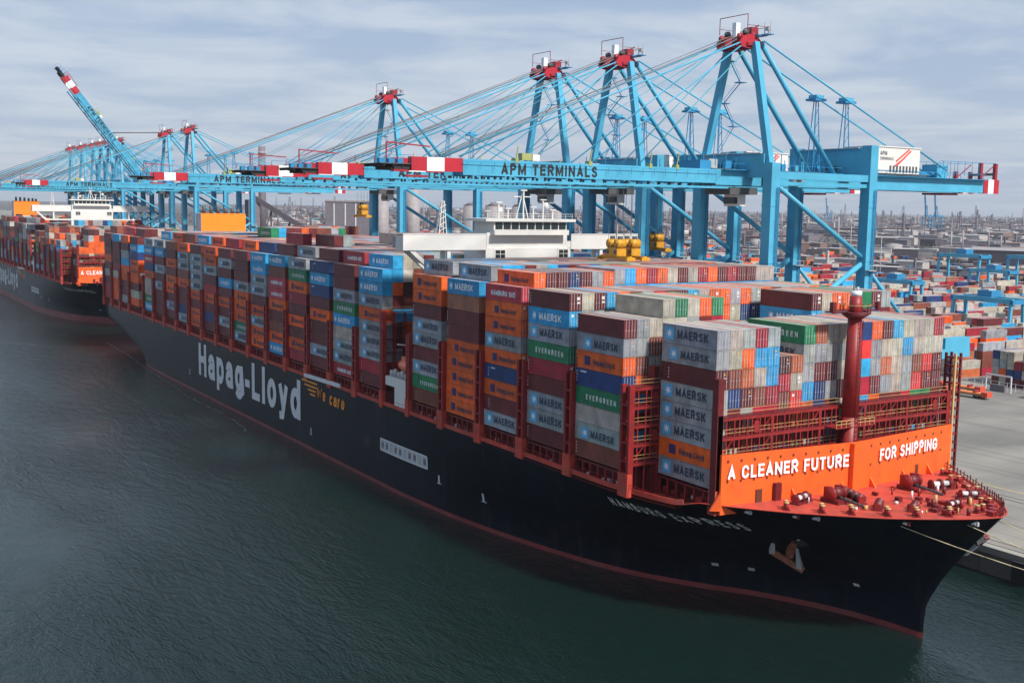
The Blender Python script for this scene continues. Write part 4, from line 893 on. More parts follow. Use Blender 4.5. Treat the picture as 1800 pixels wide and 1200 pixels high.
# container yard behind the apron: blocks running inland, long sides facing the ship's bow
rnd = random.Random(31)
YARD = []
for bk in range(34):
    xb = -72-bk*37.5
    for line in range(0, 26):
        y0 = 200+line*13.1
        if y0 > 515: break
        for c_ in range(9):
            x0 = xb-c_*2.75; base = 2.2+1.6*noise(Vector((xb*.01+3, y0*.02, c_*.2)))+1.0
            hh = int(max(0, min(5, round(base+rnd.uniform(-1.3, 1.5)))))
            if bk < 1 and line < 1: hh = 4
            for t in range(hh):
                if rnd.random() < .05 and t > 1: break
                far_box(x0-2.44, x0, y0, y0+12.19, GZ+t*2.9+.01, GZ+t*2.9+2.88, jit(COL[rnd.choice('WWWWWWWMMMMBBQQRROOKNUTW')][0]))
# low stacks and reefers further inland and beside the rail terminal
for i in range(1500):
    x0 = rnd.uniform(-1900, -40); y0 = rnd.uniform(540, 1050) if i > 500 else rnd.uniform(540, 640); hh = rnd.choice([1, 2, 2, 3, 4]) if i <= 500 else rnd.choice([1, 1, 2]); c0 = rnd.choice('WWWMMBQROKNW')
    for q in range(rnd.choice([1, 2, 3])):
        for t in range(hh): far_box(x0-2.44+q*2.6, x0+q*2.6, y0, y0+12.19, GZ+t*2.9+.01, GZ+t*2.9+2.88, jit(COL[rnd.choice([c0, rnd.choice('WMBQROKN')])][0]))
me = bpy.data.meshes.new('container_mass'); me.from_pydata(SV, [], SF)
for k in SMATS: me.materials.append(MT[k])
me.polygons.foreach_set('material_index', SMI)
ca_ = me.color_attributes.new('Col', 'FLOAT_COLOR', 'CORNER'); buf = []
for p, c in zip(me.polygons, SC): buf += list((*c, 1.0))*p.loop_total
ca_.data.foreach_set('color', buf); me.update()
o = bpy.data.objects.new('container_mass', me); col.objects.link(o)
tag(o, 'multicoloured mass of further stacked containers on both ships and in the yard', 'containers', kind='stuff')

# ------------------------------------------------------------------ ship-to-shore cranes
def make_crane(raised=False):
    root = empty('gantry_crane')
    C1, C2 = 'crane', 'craned'
    for sx in (-1, 1):
        for y in (38, 68):
            mb = MB(); x = sx*11.0
            mb.box(x-1.3, x+1.3, y-1.2, y+1.2, 8.5, 71 if y == 38 else 75.8, C1)
            for z in (22, 36, 50, 62): mb.box(x-1.38, x+1.38, y-1.28, y+1.28, z, z+.35, C1)
            lg = mb.build('leg', root)
            mb = MB()
            for z in (20, 34, 48):
                mb.box(x+1.4, x+2.5, y-1.2, y+1.2, z, z+.15, 'galv')
                for yy in (-1.2, 0, 1.2): mb.bar((x+2.5, y+yy, z+.15), (x+2.5, y+yy, z+1.2), .08, 'galv')
                mb.bar((x+2.5, y-1.2, z+1.2), (x+2.5, y+1.2, z+1.2), .08, 'galv')
            mb.bar((x+1.6, y+.9, 9), (x+1.6, y+.9, 66), .16, C2); mb.bar((x+1.6, y+.3, 9), (x+1.6, y+.3, 66), .16, C2)
            for q in range(38): mb.bar((x+1.6, y+.3, 9.5+q*1.5), (x+1.6, y+.9, 9.5+q*1.5), .1, C2)
            mb.build('landing', lg)
    for y in (38, 68):
        mb = MB(); mb.box(-9.6, 9.6, y-.9, y+.9, 6.2, 8.9, C2); mb.box(-13.5, 13.5, y-1.1, y+1.1, 6.6, 8.4, C1) if False else None
        mb.build('sill_beam', root)
        for sx in (-1, 1):
            mb = MB(); mb.box(sx*11-4.5, sx*11+4.5, y-.7, y+.7, 6.6, 8.45, C1)
            for k in range(4): mb.box(sx*11-4.2+k*2.2, sx*11-2.6+k*2.2, y-.5, y+.5, 4.9, 6.55, C2); mb.bar((sx*11-3.4+k*2.2, y-.3, 5.0), (sx*11-3.4+k*2.2, y+.3, 5.0), .8, 'darkgrey', n=12)
            mb.build('bogie', root)
    mb = MB(); mb.box(-9.65, 9.65, 36.9, 39.1, 68.0, 73.0, C1); mb.box(-9.0, 9.0, 36.4, 37.0, 73.0, 73.2, 'galv'); mb.build('cross_beam', root)
    mb = MB(); mb.box(-9.65, 9.65, 66.9, 69.15, 68.6, 75.3, C1); mb.box(-9.0, 9.0, 66.3, 66.9, 75.2, 75.4, 'galv'); mb.build('cross_beam', root)
    for sx in (-1, 1):
        mb = MB(); x = sx*11.0
        mb.box(x-.9, x+.9, 39.25, 66.75, 67.7, 69.2, C1); mb.box(x-.6, x+.6, 39.25, 66.75, 66.4, 67.2, C1)
        mb.bar((x, 39.2, 66.6), (x, 67.2, 50.8), 1.1, C1, n=10); mb.bar((x, 67.2, 49.6), (x, 38.9, 33.5), 1.2, C1, n=10)
        mb.box(x-1.0, x+1.0, 39.25, 66.75, 27.4, 30.0, C1)
        mb.box(x-.9, x+.9, 69.25, 106.5, 26.3, 28.6, C1); mb.box(x-.9, x+.9, 97, 106.3, 28.6, 31.2, C1) if sx > 0 else mb.box(x-.9, x+.9, 99, 106.3, 28.6, 30, C1)
        mb.bar((x, 68.9, 48.5), (x, 89, 30.4), .9, C1, n=10)
        mb.build('side_frame', root)
    mb = MB(); mb.box(-10, 10, 104.5, 106.3, 26.3, 28.4, C2); mb.box(-9.9, 9.9, 42, 60, 28.0, 28.5, C2)
    mb.build('lashing_platform', root)
    # rear girder
    mb = MB()
    for x in (-3.6, 3.6): mb.box(x-.75, x+.75, 28.5, 118, 66.3, 69.6, C1)
    for y in (45, 60, 75, 90, 105): mb.box(-2.85, 2.85, y-.4, y+.4, 67, 69.2, C2)
    mb.box(-4.6, 4.6, 71, 96, 69.75, 70.2, 'darkgrey')
    for sx in (-5.0, 5.0):
        for i in range(30): mb.bar((sx, 30+i*3, 69.6), (sx, 30+i*3, 70.9), .08, C2)
        mb.bar((sx, 30, 70.9), (sx, 118, 70.9), .09, C2); mb.box(sx-.6, sx+.6, 30, 118, 69.45, 69.6, C2) if abs(sx) > 0 else None
    mb.box(-1.6, 1.6, 96, 106.5, 70.2, 71.2, C2); mb.box(-2.2, 2.2, 102.5, 106.5, 69.6, 73.0, C1)
    rg = random.Random(4)
    gird = mb.build('girder', root)
    mb = MB()
    for q in range(26):
        y = rg.uniform(30, 76); x = rg.choice((-2.2, -1, .4, 1.8)); mb.cb((x, y, 70.2+rg.uniform(0, .8)), (rg.uniform(.6, 1.8), rg.uniform(.8, 2.6), rg.uniform(.8, 2.4)), rg.choice((C1, C2, C2, 'galv', 'darkgrey')))
    for q in range(16): y = 30+q*2.9; mb.bar((-1.5, y, 70.2), (-1.5, y, 72+rg.uniform(0, 2.5)), .14, C2); mb.bar((2.4, y, 70.2), (2.4, y, 72+rg.uniform(0, 1.5)), .12, C2)
    mb.box(-2.6, 2.6, 29, 77, 69.6, 69.85, 'darkgrey'); mb.build('rope_machinery', gird)
    mb = MB()
    for x in (-3.6, 3.6):
        for a, b_, k in ((118.2, 120, 'cranered'), (120, 122.2, 'kwhite'), (122.2, 124.3, 'cranered')): mb.box(x-.8, x+.8, a, b_, 66.2, 69.7, k)
    mb.box(-2.8, 2.8, 118.5, 119.3, 66.6, 69.2, 'cranered')
    for x in (-3.6, 3.6):
        for y in (117.6, 123.5): mb.box(x-.4, x+.4, y-.45, y+.45, 69.7, 73.8 if x > 0 else 71.8, 'railred')
        mb.bar((x, 117.6, 73.8), (x, 102, 73.8), .14, C2); mb.bar((x, 117.6, 73.8), (x, 123.5, 73.8), .14, C2)
        for i in range(6): mb.bar((x, 103+i*2.8, 70.5), (x, 103+i*2.8, 73.8), .09, C2)
        mb.bar((x, 117.6, 70), (x, 123.5, 73.6), .2, 'railred')
    mb.box(-3.6, 3.6, 122.9, 124.0, 70.8, 71.4, 'darkgrey'); mb.box(-3, 3, 104, 110, 65.6, 66.1, 'railred')
    mb.build('end_marking', gird)
    # machinery house
    mb = MB(); mb.box(-4.8, 4.8, 77.3, 92.6, 70.2, 76.2, 'white'); mb.box(-5.0, 5.0, 77.1, 92.8, 76.2, 76.45, 'white')
    for i in range(9): mb.box(4.8, 4.88, 82+i*1.15, 82.6+i*1.15, 70.5, 72.0, 'darkgrey')
    mb.box(-4.8, 4.8, 77.2, 77.3, 70.4, 73, 'galv'); hs = mb.build('machinery_house', root)
    mb = MB()
    text_into(mb, 'APM', 1.3, 'greytext', (4.9, 78.5, 74.4), (0, 1, 0), (0, 0, 1), bold=.03); text_into(mb, 'TERMINALS', .95, 'greytext', (4.9, 78.5, 73.3), (0, 1, 0), (0, 0, 1), bold=.02)
    for a, b_ in (((84.6, 72.2), (89.2, 75.6)), ((83.8, 72.0), (87.2, 74.0)), ((84.2, 73.1), (88.6, 75.9))): mb.bar((4.9, a[0], a[1]), (4.9, b_[0], b_[1]), .10, 'redtext', h=.32)
    mb.build('lettering', hs)
    # apex frame
    mb = MB()
    for s in (-1, 1):
        mb.bar((s*10.2, 38, 70.9), (s*4.0, 38.4, 96.4), 1.55, C1, h=1.35); mb.bar((s*3.6, 40.5, 96.6), (s*3.6, 64.8, 69.4), 1.15, C1, n=10)
    mb.bar((-6.3, 38.1, 87.2), (6.3, 38.1, 87.2), .7, C1) if raised else None
    mb.build('apex_frame', root)
    mb = MB()     # stairs zigzag on the far post
    pts = [(-8.0, 40.4, 74), (-6.0, 42.6, 79.5), (-7.0, 40.2, 84.5), (-4.2, 42.4, 89), (-5.2, 40.0, 93.5)]
    for a, b_ in zip(pts, pts[1:]): mb.bar(a, b_, .35, C2, h=.15); mb.cb((b_[0], b_[1], b_[2]), (1.8, 2.2, .15), C2); mb.bar((a[0], a[1], a[2]+1), (b_[0], b_[1], b_[2]+1), .08, C2)
    mb.build('stair', root)
    mb = MB(); mb.box(-4.2, 4.2, 36.2, 40.2, 95.7, 96.3, 'railred')
    for x in (-3.6, -1.2, 1.2, 3.6):
        pr = [(34.4, 96.4), (34.9, 95.4), (37, 95.1), (40.6, 95.4), (40.2, 97.0), (39.0, 97.9), (36.8, 98.1), (35.2, 97.5)]; n_ = len(pr)
        mb.poly([(x-.22, a, b_) for a, b_ in pr]+[(x+.22, a, b_) for a, b_ in pr], [tuple(range(n_-1, -1, -1)), tuple(range(n_, 2*n_))]+[(q, (q+1) % n_, n_+(q+1) % n_, n_+q) for q in range(n_)], 'cranered' if x > 3 else 'railred')
    for x in (-2.8, 2.8):
        for y, z in ((35.2, 97.6), (36.8, 98.6), (39.0, 98.0)): mb.bar((x-.3, y, z), (x+.3, y, z), 1.4, 'railred' if y != 36.8 else 'darkgrey', n=14)
    mb.box(-4.4, 4.6, 38.6, 41.4, 97.9, 98.1, C2); mb.box(-3.0, -1.6, 39, 41.8, 97.9, 99.2, 'cranered'); mb.bar((2.2, 36, 98), (2.2, 41, 100.4), .3, 'darkgrey'); mb.box(-1.2, .0, 36.6, 37.8, 97.9, 100.9, 'kwhite'); mb.box(.6, 2.8, 38.4, 40.4, 97.9, 99.8, 'railred')
    for a, b_ in (((-4, 35.6), (-4, 41.6)), ((4.6, 35.6), (4.6, 41.6)), ((-4, 41.6), (4.6, 41.6))):
        mb.bar((*a, 99.8), (*b_, 99.8), .1, 'railred')
    for p in ((-4, 35.6), (-4, 41.6), (4.6, 35.6), (4.6, 41.6), (0, 41.6)): mb.bar((*p, 98.6), (*p, 102.0 if p[1] < 40 else 100.0), .12, 'railred')
    mb.bar((-4, 35.6, 102.0), (4.6, 35.6, 102.0), .14, 'railred'); mb.box(4.4, 6.6, 39.6, 41.4, 98.0, 98.15, C2)
    for x in (4.6, 6.4): mb.bar((x, 40.5, 98.1), (x, 40.5, 100.6), .14, 'galv')
    mb.box(5.0, 6.0, 40.2, 40.9, 98.9, 99.7, 'galv')
    mb.build('apex_head', root)
    mb = MB()
    for s in (-1, 1): mb.bar((s*3.6, 41.5, 97.0), (s*3.6, 104.5, 71.5), .42, C1, n=8)
    mb.build('backstay', root)
    # light masts
    for y in (61.8, 71.6):
        mb = MB(); z1 = 85.9
        for x in (-.6, .6):
            for yy in (-.7, .7): mb.bar((x*1.6, y+yy*1.7, 69.6), (x*.5, y+yy*.5, z1), .16, C2)
        for i in range(5): mb.bar((.9-.1*i, y-1.1+.15*i, 70.5+i*3), (.9-.1*i, y+1.1-.15*i, 73+i*3), .1, C2)
        mb.box(-1.5, 1.5, y-1.8, y+1.8, z1, z1+.5, C2); mb.box(-1.2, 1.2, y-1.2, y+1.2, z1+.5, z1+1.3, C1); mb.build('light_mast', root)
    # operator trolley
    mb = MB(); mb.box(-3.9, 3.9, 33, 41, 64.4, 65.9, 'darkgrey'); mb.box(-1.6, 1.8, 36.5, 39.6, 61.9, 64.4, 'white'); mb.box(-1.65, 1.85, 36.4, 37.2, 62.4, 63.8, 'glass'); mb.build('trolley', root)
    mb = MB(); mb.bar((3.5, 51.5, 68), (5.8, 51.5, 68), 3.0, 'galv', n=16); mb.bar((5.8, 51.5, 68), (5.9, 51.5, 68), 1.6, 'darkgrey', n=16); mb.cb((4.2, 44, 67.6), (2.0, 4.5, 2.4), 'darkgrey'); mb.build('cable_reel', root)
    # boom and its stays live on a hinge so that it can be raised
    HY, HZ = 28.0, 67.9
    boom = empty('boom', (0, HY, HZ)); boom.parent = root
    mb = MB(); by0 = -43-HY
    for x in (-3.6, 3.6):
        mb.box(x-.7, x+.7, by0+10.5, 4.0, -1.25, 1.65, C1); mb.box(x-.95, x+.95, by0+7, 4, -2.35, -1.95, C1)
        for q in range(22): mb.box(x-.25, x+.25, by0+12+q*2.8, by0+12.3+q*2.8, -1.95, -1.26, 'darkgrey')
    for i in range(8): y = by0+13+i*7; mb.box(-2.8, 2.8, y-.35, y+.35, -1.4, 1.2, C2)
    for sx in (-4.9, 4.9):
        for i in range(22): mb.bar((sx, by0+11+i*2.9, -.2), (sx, by0+11+i*2.9, 1.2), .07, C2)
        mb.bar((sx, by0+10, 1.2), (sx, 1, 1.2), .08, C2)
    mb.build('boom_girder', boom)
    for x in (-3.6, 3.6):
        mb = MB()
        for a, b_, k in ((0, 3.1, 'cranered'), (3.1, 6.6, 'kwhite'), (6.6, 10.4, 'cranered')):
            mb.box(x-.75, x+.75, by0+a, by0+b_, -.75, 1.7, k)
        mb.build('tip_marking', boom)
    mb = MB(); mb.box(-4.3, 4.3, by0-6, by0-.1, .3, .45, 'darkgrey'); mb.box(-3.9, -3.3, by0-3.2, by0-.1, -.6, .3, 'darkgrey'); mb.box(3.3, 3.9, by0-3.2, by0-.1, -.6, .3, 'black')
    for y in (by0-5.2, by0-3.4, by0-1.6): mb.box(-4.1, 4.1, y-.15, y+.15, -.1, .3, 'black'); mb.bar((4.3, y, .45), (4.3, y, 1.7), .08, C2); mb.cb((1.5, y+.5, .9), (1.2, 1.0, .9), C2)
    for x in (-4.2, 4.2): mb.bar((x, by0-7, .7), (x, by0-7, 1.9), .1, 'railred'); mb.bar((x, by0-7, 1.9), (x, by0, 1.9), .1, C2)
    mb.bar((-3.9, by0-1, .6), (-3.9, by0-1, 4.6), .22, 'railred'); mb.bar((-3.9, by0-1, 4.5), (-3.9, by0+8, 4.0), .24, 'railred'); mb.bar((-3.9, by0-1, 3.0), (-3.9, by0+2.6, 4.4), .14, 'railred')
    mb.box(3.0, 4.0, by0-1.0, by0+3.5, -1.9, -1.5, 'railred'); mb.build('tip_platform', boom)
    for y in (by0+22, by0+39, by0+54, by0+61): mb = MB(); mb.box(2.9, 4.4, y-.35, y+.35, 1.2, 2.2, 'olive'); mb.bar((4.0, y, 1.7), (4.0, y+.5, 4.4), .18, 'olive'); mb.build('stay_lug', boom)
    mb = MB(); mb.cb((3.4, by0+24.4, 2.5), (1.4, 2.2, 1.3), 'olive'); mb.cb((3.6, by0+26.4, 2.4), (1.2, 1.6, 1.2), 'white'); mb.build('control_cabin', boom)
    mb = MB(); mb.cb((0, -1.5, 2.6), (6.5, 3, 1.8), C2); mb.build('hinge', boom)
    mb = MB(); text_into(mb, 'APM TERMINALS', 3.0, 'black', (4.33, -24.4-HY, -.95), (0, 1, 0), (0, 0, 1), bold=.035, sx=.97, spacing=1.06); mb.build('lettering', boom)
    mb = MB(); ap = Vector((0, 37.5-HY, 97.3-HZ))
    def P3(y, z): return Vector((0, y-HY, z-HZ))
    if not raised:
        for s in (-1, 1):
            for (y, z, wd) in ((-33, 70, .34), (-3, 70, .28)): mb.bar(ap+Vector((s*3.6, 0, 0)), P3(y, z)+Vector((s*3.6, 0, 0)), wd, 'crane', n=8)
            for k, (y, z) in enumerate(((-37, 69.5), (-36, 69.5), (-16, 70.5))): mb.bar(ap+Vector((s*(1.6+.5*k), 0, 1.2)), P3(y, z)+Vector((s*(1.6+.5*k), 0, 0)), .13, 'wire' if k < 2 else 'rope', n=6)
            mb.bar(ap+Vector((s*3.0, 1, -1)), P3(9, 70)+Vector((s*3.0, 0, 0)), .26, 'rope', n=6)
        mb.build('forestay', boom)
    else:
        for s in (-1, 1): mb.bar(P3(37.5, 98)+Vector((s*3, 0, 0)), P3(7.4, 96.5)+Vector((s*3, 0, 0)), .35, 'wire', n=6); mb.bar(P3(37.5, 96)+Vector((s*3, 0, 0)), P3(20, 84)+Vector((s*3, 0, 0)), .35, 'rope', n=6)
        mb.build('forestay', root, (0, HY, HZ)); boom.rotation_euler = (-R(52.6), 0, 0)
    return root
crane0 = make_crane()
crx = [(-50, 'nearest blue gantry crane, its white machinery house beside the right leg'), (-93, 'second blue gantry crane from the right, behind the nearest one'), (-124.5, 'third blue gantry crane from the right, over the white wheelhouse'),
       (-224, 'fourth blue gantry crane from the right, standing alone over mid-ship'), (-462, 'lowered blue gantry crane just right of the one with a raised boom'), (-620, 'distant blue gantry crane just left of the raised boom'),
       (-645, 'distant blue gantry crane, narrowly behind the first left of the raised boom'), (-668, 'distant blue gantry crane, second left of the raised boom'), (-730, 'distant blue gantry crane, second from the left edge of the row'), (-692, 'distant blue gantry crane, third left of the raised boom'), (-770, 'farthest blue gantry crane at the left edge of the row')]
for i, (x, lab) in enumerate(crx):
    o = crane0 if i == 0 else copy_tree(crane0)
    o.location = (x, 0, 0); tag(o, lab, 'gantry crane', 'blue container cranes along the quay')
o = make_crane(True); o.location = (-507, 0, 0); tag(o, 'blue gantry crane with its boom raised steeply to the sky', 'gantry crane', 'blue container cranes along the quay')

# yellow spreaders hanging below the trolleys
def spreader(x, y, z, lab):
    t = empty('spreader', (x, y, z)); tag(t, lab, 'spreader', 'yellow spreaders hanging from the cranes')
    mb = MB(); mb.box(-5.8, 5.8, -.5, .5, 0, .7, 'yellow'); mb.box(-6.1, -5.3, -1.2, 1.2, -.2, .5, 'yellow'); mb.box(5.3, 6.1, -1.2, 1.2, -.2, .5, 'yellow'); mb.build('beam', t)
    mb = MB(); mb.box(-2.2, 2.2, -1.4, 1.4, .7, 2.2, 'yellow')
    for a in (-1.5, 1.5): mb.bar((a, -1.3, 3.2), (a, 1.3, 3.2), 1.9, 'yellow', n=14); mb.cb((a, 0, 4.3), (.5, 1.2, .9), 'darkgrey'); mb.cb((a, -1.42, 1.5), (1.0, .1, .8), 'darkgrey'); mb.bar((a-.9, -1.3, .7), (a+.9, -1.3, 3.4), .18, 'darkgrey')
    mb.build('headblock', t)
    mb = MB()
    for a in (-1.5, 1.5):
        for b_ in (-1.2, 1.2): mb.bar((a, b_, 3.5), (a*1.1, b_*1.2, 65-z), .08, 'wire')
    mb.build('hoist_rope', t); t.scale = (.85, .85, 1)
spreader(-52, 7.6, 50.6, 'yellow spreader hanging in front of the white ship bridge wing, left one of two'); spreader(-52, 11.4, 50.6, 'yellow spreader hanging in front of the white ship bridge wing, right one of two')
spreader(-93, 51.5, 50.4, 'yellow spreader hanging between the two crane legs right of the wing'); spreader(-224, 28.6, 56.5, 'orange-yellow spreader hanging alone in front of the grey slab building')

# ------------------------------------------------------------------ yard gantries, vehicles, fences
def yard_crane():
    t = empty('yard_crane'); mb = MB()
    for s in (-1, 1): mb.box(-15, 15, s*4.2-.8, s*4.2+.8, 18.5, 20.6, 'crane')
    mb.box(-15.6, -14.2, -5, 5, 18.3, 20.2, 'craned'); mb.box(14.2, 15.6, -5, 5, 18.3, 20.2, 'craned'); mb.build('bridge_girder', t)
    for sx in (-1, 1):
        for sy in (-1, 1): mb = MB(); mb.bar((sx*14.2, sy*5.6, 1.4), (sx*14.2, sy*4.2, 18.6), 1.3, 'crane'); mb.build('leg', t)
        mb = MB(); mb.box(sx*14.2-.8, sx*14.2+.8, -8, 8, .6, 1.9, 'craned'); mb.build('sill_beam', t)
    mb = MB(); mb.box(-3, 4, -3.4, 3.4, 20.6, 23.4, 'craned'); mb.box(-2, 2, -2.6, 2.6, 23.4, 24, 'galv'); mb.build('trolley', t)
    return t
yc0 = yard_crane()
ycp = [(-172, 303, 'blue yard crane nearest the quay at the right edge'), (-273, 365, 'blue yard crane beyond the near crane legs, right of the mast'), (-412, 612, 'large blue yard crane in the far yard at right'), (-372, 640, 'blue yard crane at the back of the far yard, right side'),
       (-210, 240, 'blue yard crane half hidden behind the foremast'), (-350, 300, 'blue yard crane behind the near crane, mid yard'), (-470, 420, 'blue yard crane seen between the near crane legs'), (-247, 470, 'blue yard crane low in the far yard right of the big leg'), (-560, 330, 'blue yard crane far off behind the second crane'), (-322, 520, 'blue yard crane over white stacks in the far yard')]
for i, (x, y, lab) in enumerate(ycp):
    o = yc0 if i == 0 else copy_tree(yc0); o.location = (x, y, GZ); tag(o, lab, 'yard crane', 'blue yard cranes over the stacks'); 
    if i in (2, 3): o.scale = (1.25, 1.25, 1.25)
def agv():
    t = empty('transport_vehicle'); mb = MB(); mb.box(-7.4, 7.4, -1.5, 1.5, 1.2, 1.75, 'agvorange'); mb.box(-7.6, -5.6, -1.55, 1.55, .7, 2.2, 'agvred'); mb.box(5.6, 7.6, -1.55, 1.55, .7, 2.2, 'agvred')
    for s in (-1, 1): mb.box(-5.4, 5.4, s*1.1-.2, s*1.1+.2, .75, 1.2, 'galv')
    mb.build('body', t)
    for x in (-5.2, -3.6, 3.6, 5.2):
        mb = MB()
        for s in (-1, 1): mb.bar((x, s*1.45, .7), (x, s*.95, .7), 1.35, 'rubber', n=14)
        mb.build('wheel', t)
    mb = MB()
    for x in (-3.2, 3.2): mb.box(x-.3, x+.3, -1.2, 1.2, 1.75, 2.5, 'railred')
    mb.build('load_frame', t); return t
a0 = agv()
for i, (x, y, rz, lab) in enumerate(((-84, 170, .12, 'orange-red flat transport vehicle parked on the open apron'), (-66, 186, .1, 'red transport vehicle at the right edge of the apron'), (-92, 178, .1, 'red transport vehicle in front of the white fence'), (-120, 160, 0, 'red transport vehicle further along the apron'), (-150, 150, 0, 'orange transport vehicle behind the near crane leg'))):
    o = a0 if i == 0 else copy_tree(a0); o.location = (x, y, GZ); o.rotation_euler = (0, 0, rz); tag(o, lab, 'vehicle', 'flat transport vehicles on the apron')
mb = MB()
for i in range(70):
    x = -52-i*3; mb.bar((x, 192, GZ), (x, 192, GZ+2.6), .14, 'letterwhite')
mb.bar((-52, 192, GZ+2.5), (-262, 192, GZ+2.5), .1, 'letterwhite'); mb.bar((-52, 192, GZ+1.3), (-262, 192, GZ+1.3), .08, 'letterwhite')
fe = mb.build('fence'); tag(fe, 'low white post fence between the apron and the container blocks', 'fence')
mb0 = None
for i in range(14):
    x = -90-i*37.5; mb = MB(); 
    for s in (0, 9): mb.bar((s, 0, 0), (s, 0, 5.2), .4, 'letterwhite')
    mb.bar((0, 0, 5.2), (9, 0, 5.2), .4, 'letterwhite'); mb.box(2, 7, -.6, .6, 0, 2.2, 'shedgrey')
    o = mb.build('transfer_gate', loc=(x, 188, GZ)); tag(o, 'white steel transfer gate at the %s container block from the right' % NTH[i], 'gate', 'white transfer gates along the blocks')
# light poles
for i, (x, y, h) in enumerate(((-250, 560, 45), (-600, 700, 45), (-330, 760, 45), (-900, 600, 50), (-150, 520, 40), (-430, 540, 40), (-700, 980, 50), (-205, 640, 42))):
    mb = MB(); mb.bar((0, 0, 0), (0, 0, h), .9, 'galv', n=8, b2=.4); pl = mb.build('light_pole', loc=(x, y, GZ)); tag(pl, 'tall slim floodlight pole, '+('right of the nearest crane leg', 'far beyond the slab building', 'on the grass right of the nearest crane', 'far behind the middle cranes', 'at the right edge of the yard', 'behind the tall crane legs', 'farthest from the quay', 'near the large yard cranes')[i], 'light pole', 'tall floodlight poles in the far yard')
    mb = MB(); mb.cyl((0, 0, h), 1.5, .5, 'galv', 12); mb.build('lamp_ring', pl)

# ------------------------------------------------------------------ mooring lines
for (a, b_, lab) in (((36.4, -9.6, 18.7), (66, 34.8, 5.2), 'pale mooring line from the starboard bow to the quay'), ((42.2, -3.6, 19.6), (74, 34.9, 5.2), 'pale mooring line from the stem to the quay'), ((43.5, 1.5, 19.8), (80, 34.9, 5.2), 'thin dark mooring line from the stem tip to the quay')):
    mb = MB(); A = Vector(a); Bq = Vector(b_); prev = A
    for i in range(1, 15):
        t = i/14; p = A.lerp(Bq, t)-Vector((0, 0, 1.6*4*t*(1-t))); mb.bar(prev, p, .13, 'cable', n=6); prev = p
    tag(mb.build('mooring_line'), lab, 'mooring line')

# ------------------------------------------------------------------ distant industry
def shed(x, y, lx, ly, h, k, rz=.0, roof='shedlight'):
    t = empty('warehouse', (x, y, GZ), rz)
    mb = MB(); mb.box(-lx/2, lx/2, -ly/2, ly/2, 0, h, k)
    n = max(2, int(ly/14))
    mb.build('wall', t)
    mb = MB(); hh = h+min(lx, ly)*.06; mb.poly([(-lx/2-.5, -ly/2-.5, h+.02), (lx/2+.5, -ly/2-.5, h+.02), (lx/2+.5, ly/2+.5, h+.02), (-lx/2-.5, ly/2+.5, h+.02), (-lx/2-.5, 0, hh), (lx/2+.5, 0, hh)], [(0, 1, 5, 4), (2, 3, 4, 5), (1, 2, 5), (3, 0, 4)], roof); mb.build('roof', t)
    return t
KN = {'shedgrey': 'grey', 'shedlight': 'pale grey', 'sheddark': 'dark', 'brick': 'brown', 'tankwhite': 'white'}
# grey slab building with white pilasters seen above the stacks
t = empty('factory_building', (-520, 152, GZ), R(58)); tag(t, 'grey windowless slab building with white vertical strips behind the fourth crane', 'building')
mb = MB(); mb.box(-13, 13, 0, 16, 0, 57, 'shedgrey'); mb.build('wall', t)
mb = MB()
for x in (-7.5, -.5, 6): mb.box(x-.3, x+.3, -.3, 0, 0, 56, 'letterwhite')
mb.build('pilaster', t); mb = MB(); mb.box(-13.4, 13.4, -.4, 16.4, 57, 58, 'shedlight'); mb.build('roof', t)
def stack(x, y, r, h, k, lab, band=True):
    mb = MB(); mb.cyl((0, 0, 0), r, h, k, 20, r*.85); o = mb.build('chimney', loc=(x, y, GZ)); tag(o, lab, 'chimney')
    if band: mb = MB(); mb.cyl((0, 0, h*.8), r*.93, h*.03, 'shedlight', 20); mb.cyl((0, 0, h*.92), r*.91, h*.03, 'shedlight', 20); mb.build('band', o)
stack(-1278, 367, 5.2, 126, 'shedgrey', 'tall grey banded chimney rising left of the fourth crane')
# conveyor trestle
t = empty('conveyor', (0, 0, 0)); tag(t, 'dark diagonal conveyor trestle above the containers, left of the slab building', 'conveyor')
mb = MB(); a, b_ = Vector((-624, 128, 64)), Vector((-600, 172, 34)); mb.bar(a, b_, 4.5, 'sheddark', h=3.2); mb.build('gallery', t)
mb = MB()
for i in range(5):
    p = a.lerp(b_, i/4.0); mb.bar((p.x, p.y, GZ), p, .9, 'sheddark'); 
    if i < 4:
        q = a.lerp(b_, (i+1)/4); mb.bar((p.x, p.y, GZ+8), (q.x, q.y, q.z-2), .6, 'sheddark')
mb.box(-629, -621, 124, 132, GZ, 62, 'shedgrey'); mb.build('support', t)
for i, (x, y, h) in enumerate(((-470, 214, 56), (-463, 226, 56), (-455, 240, 56), (-447, 262, 54), (-690, 285, 70), (-700, 262, 66))):
    mb = MB(); mb.cyl((0, 0, 0), 5.6, h, 'shedlight', 20); mb.cyl((0, 0, h), 5.6, 2, 'shedgrey', 20, 2); o = mb.build('silo', loc=(x, y, GZ)); tag(o, 'pale concrete silo behind the middle cranes, '+('leftmost of four', 'second of four', 'third of four', 'rightmost of four', 'left of a far pair', 'right of a far pair')[i], 'silo', 'pale silos behind the middle cranes')
sh = [(-608, 945, 60, 44, 18, 'sheddark', 'large dark flat warehouse at the right edge beyond the yard')]
for x, y, lx, ly, h, k, lab in sh: tag(shed(x, y, lx, ly, h, k, .4), lab, 'warehouse')
rnd = random.Random(41); FAR = []
def bearing_px(x, y):
    v = Vector((x, y, 20))-CAMP; return 900+F*v.dot(r2)/v.dot(d)
def place(px, D):
    q = d+r2*(px-900)/F; q = Vector((q.x, q.y, 0)).normalized(); return CAMP.x+q.x*D, CAMP.y+q.y*D
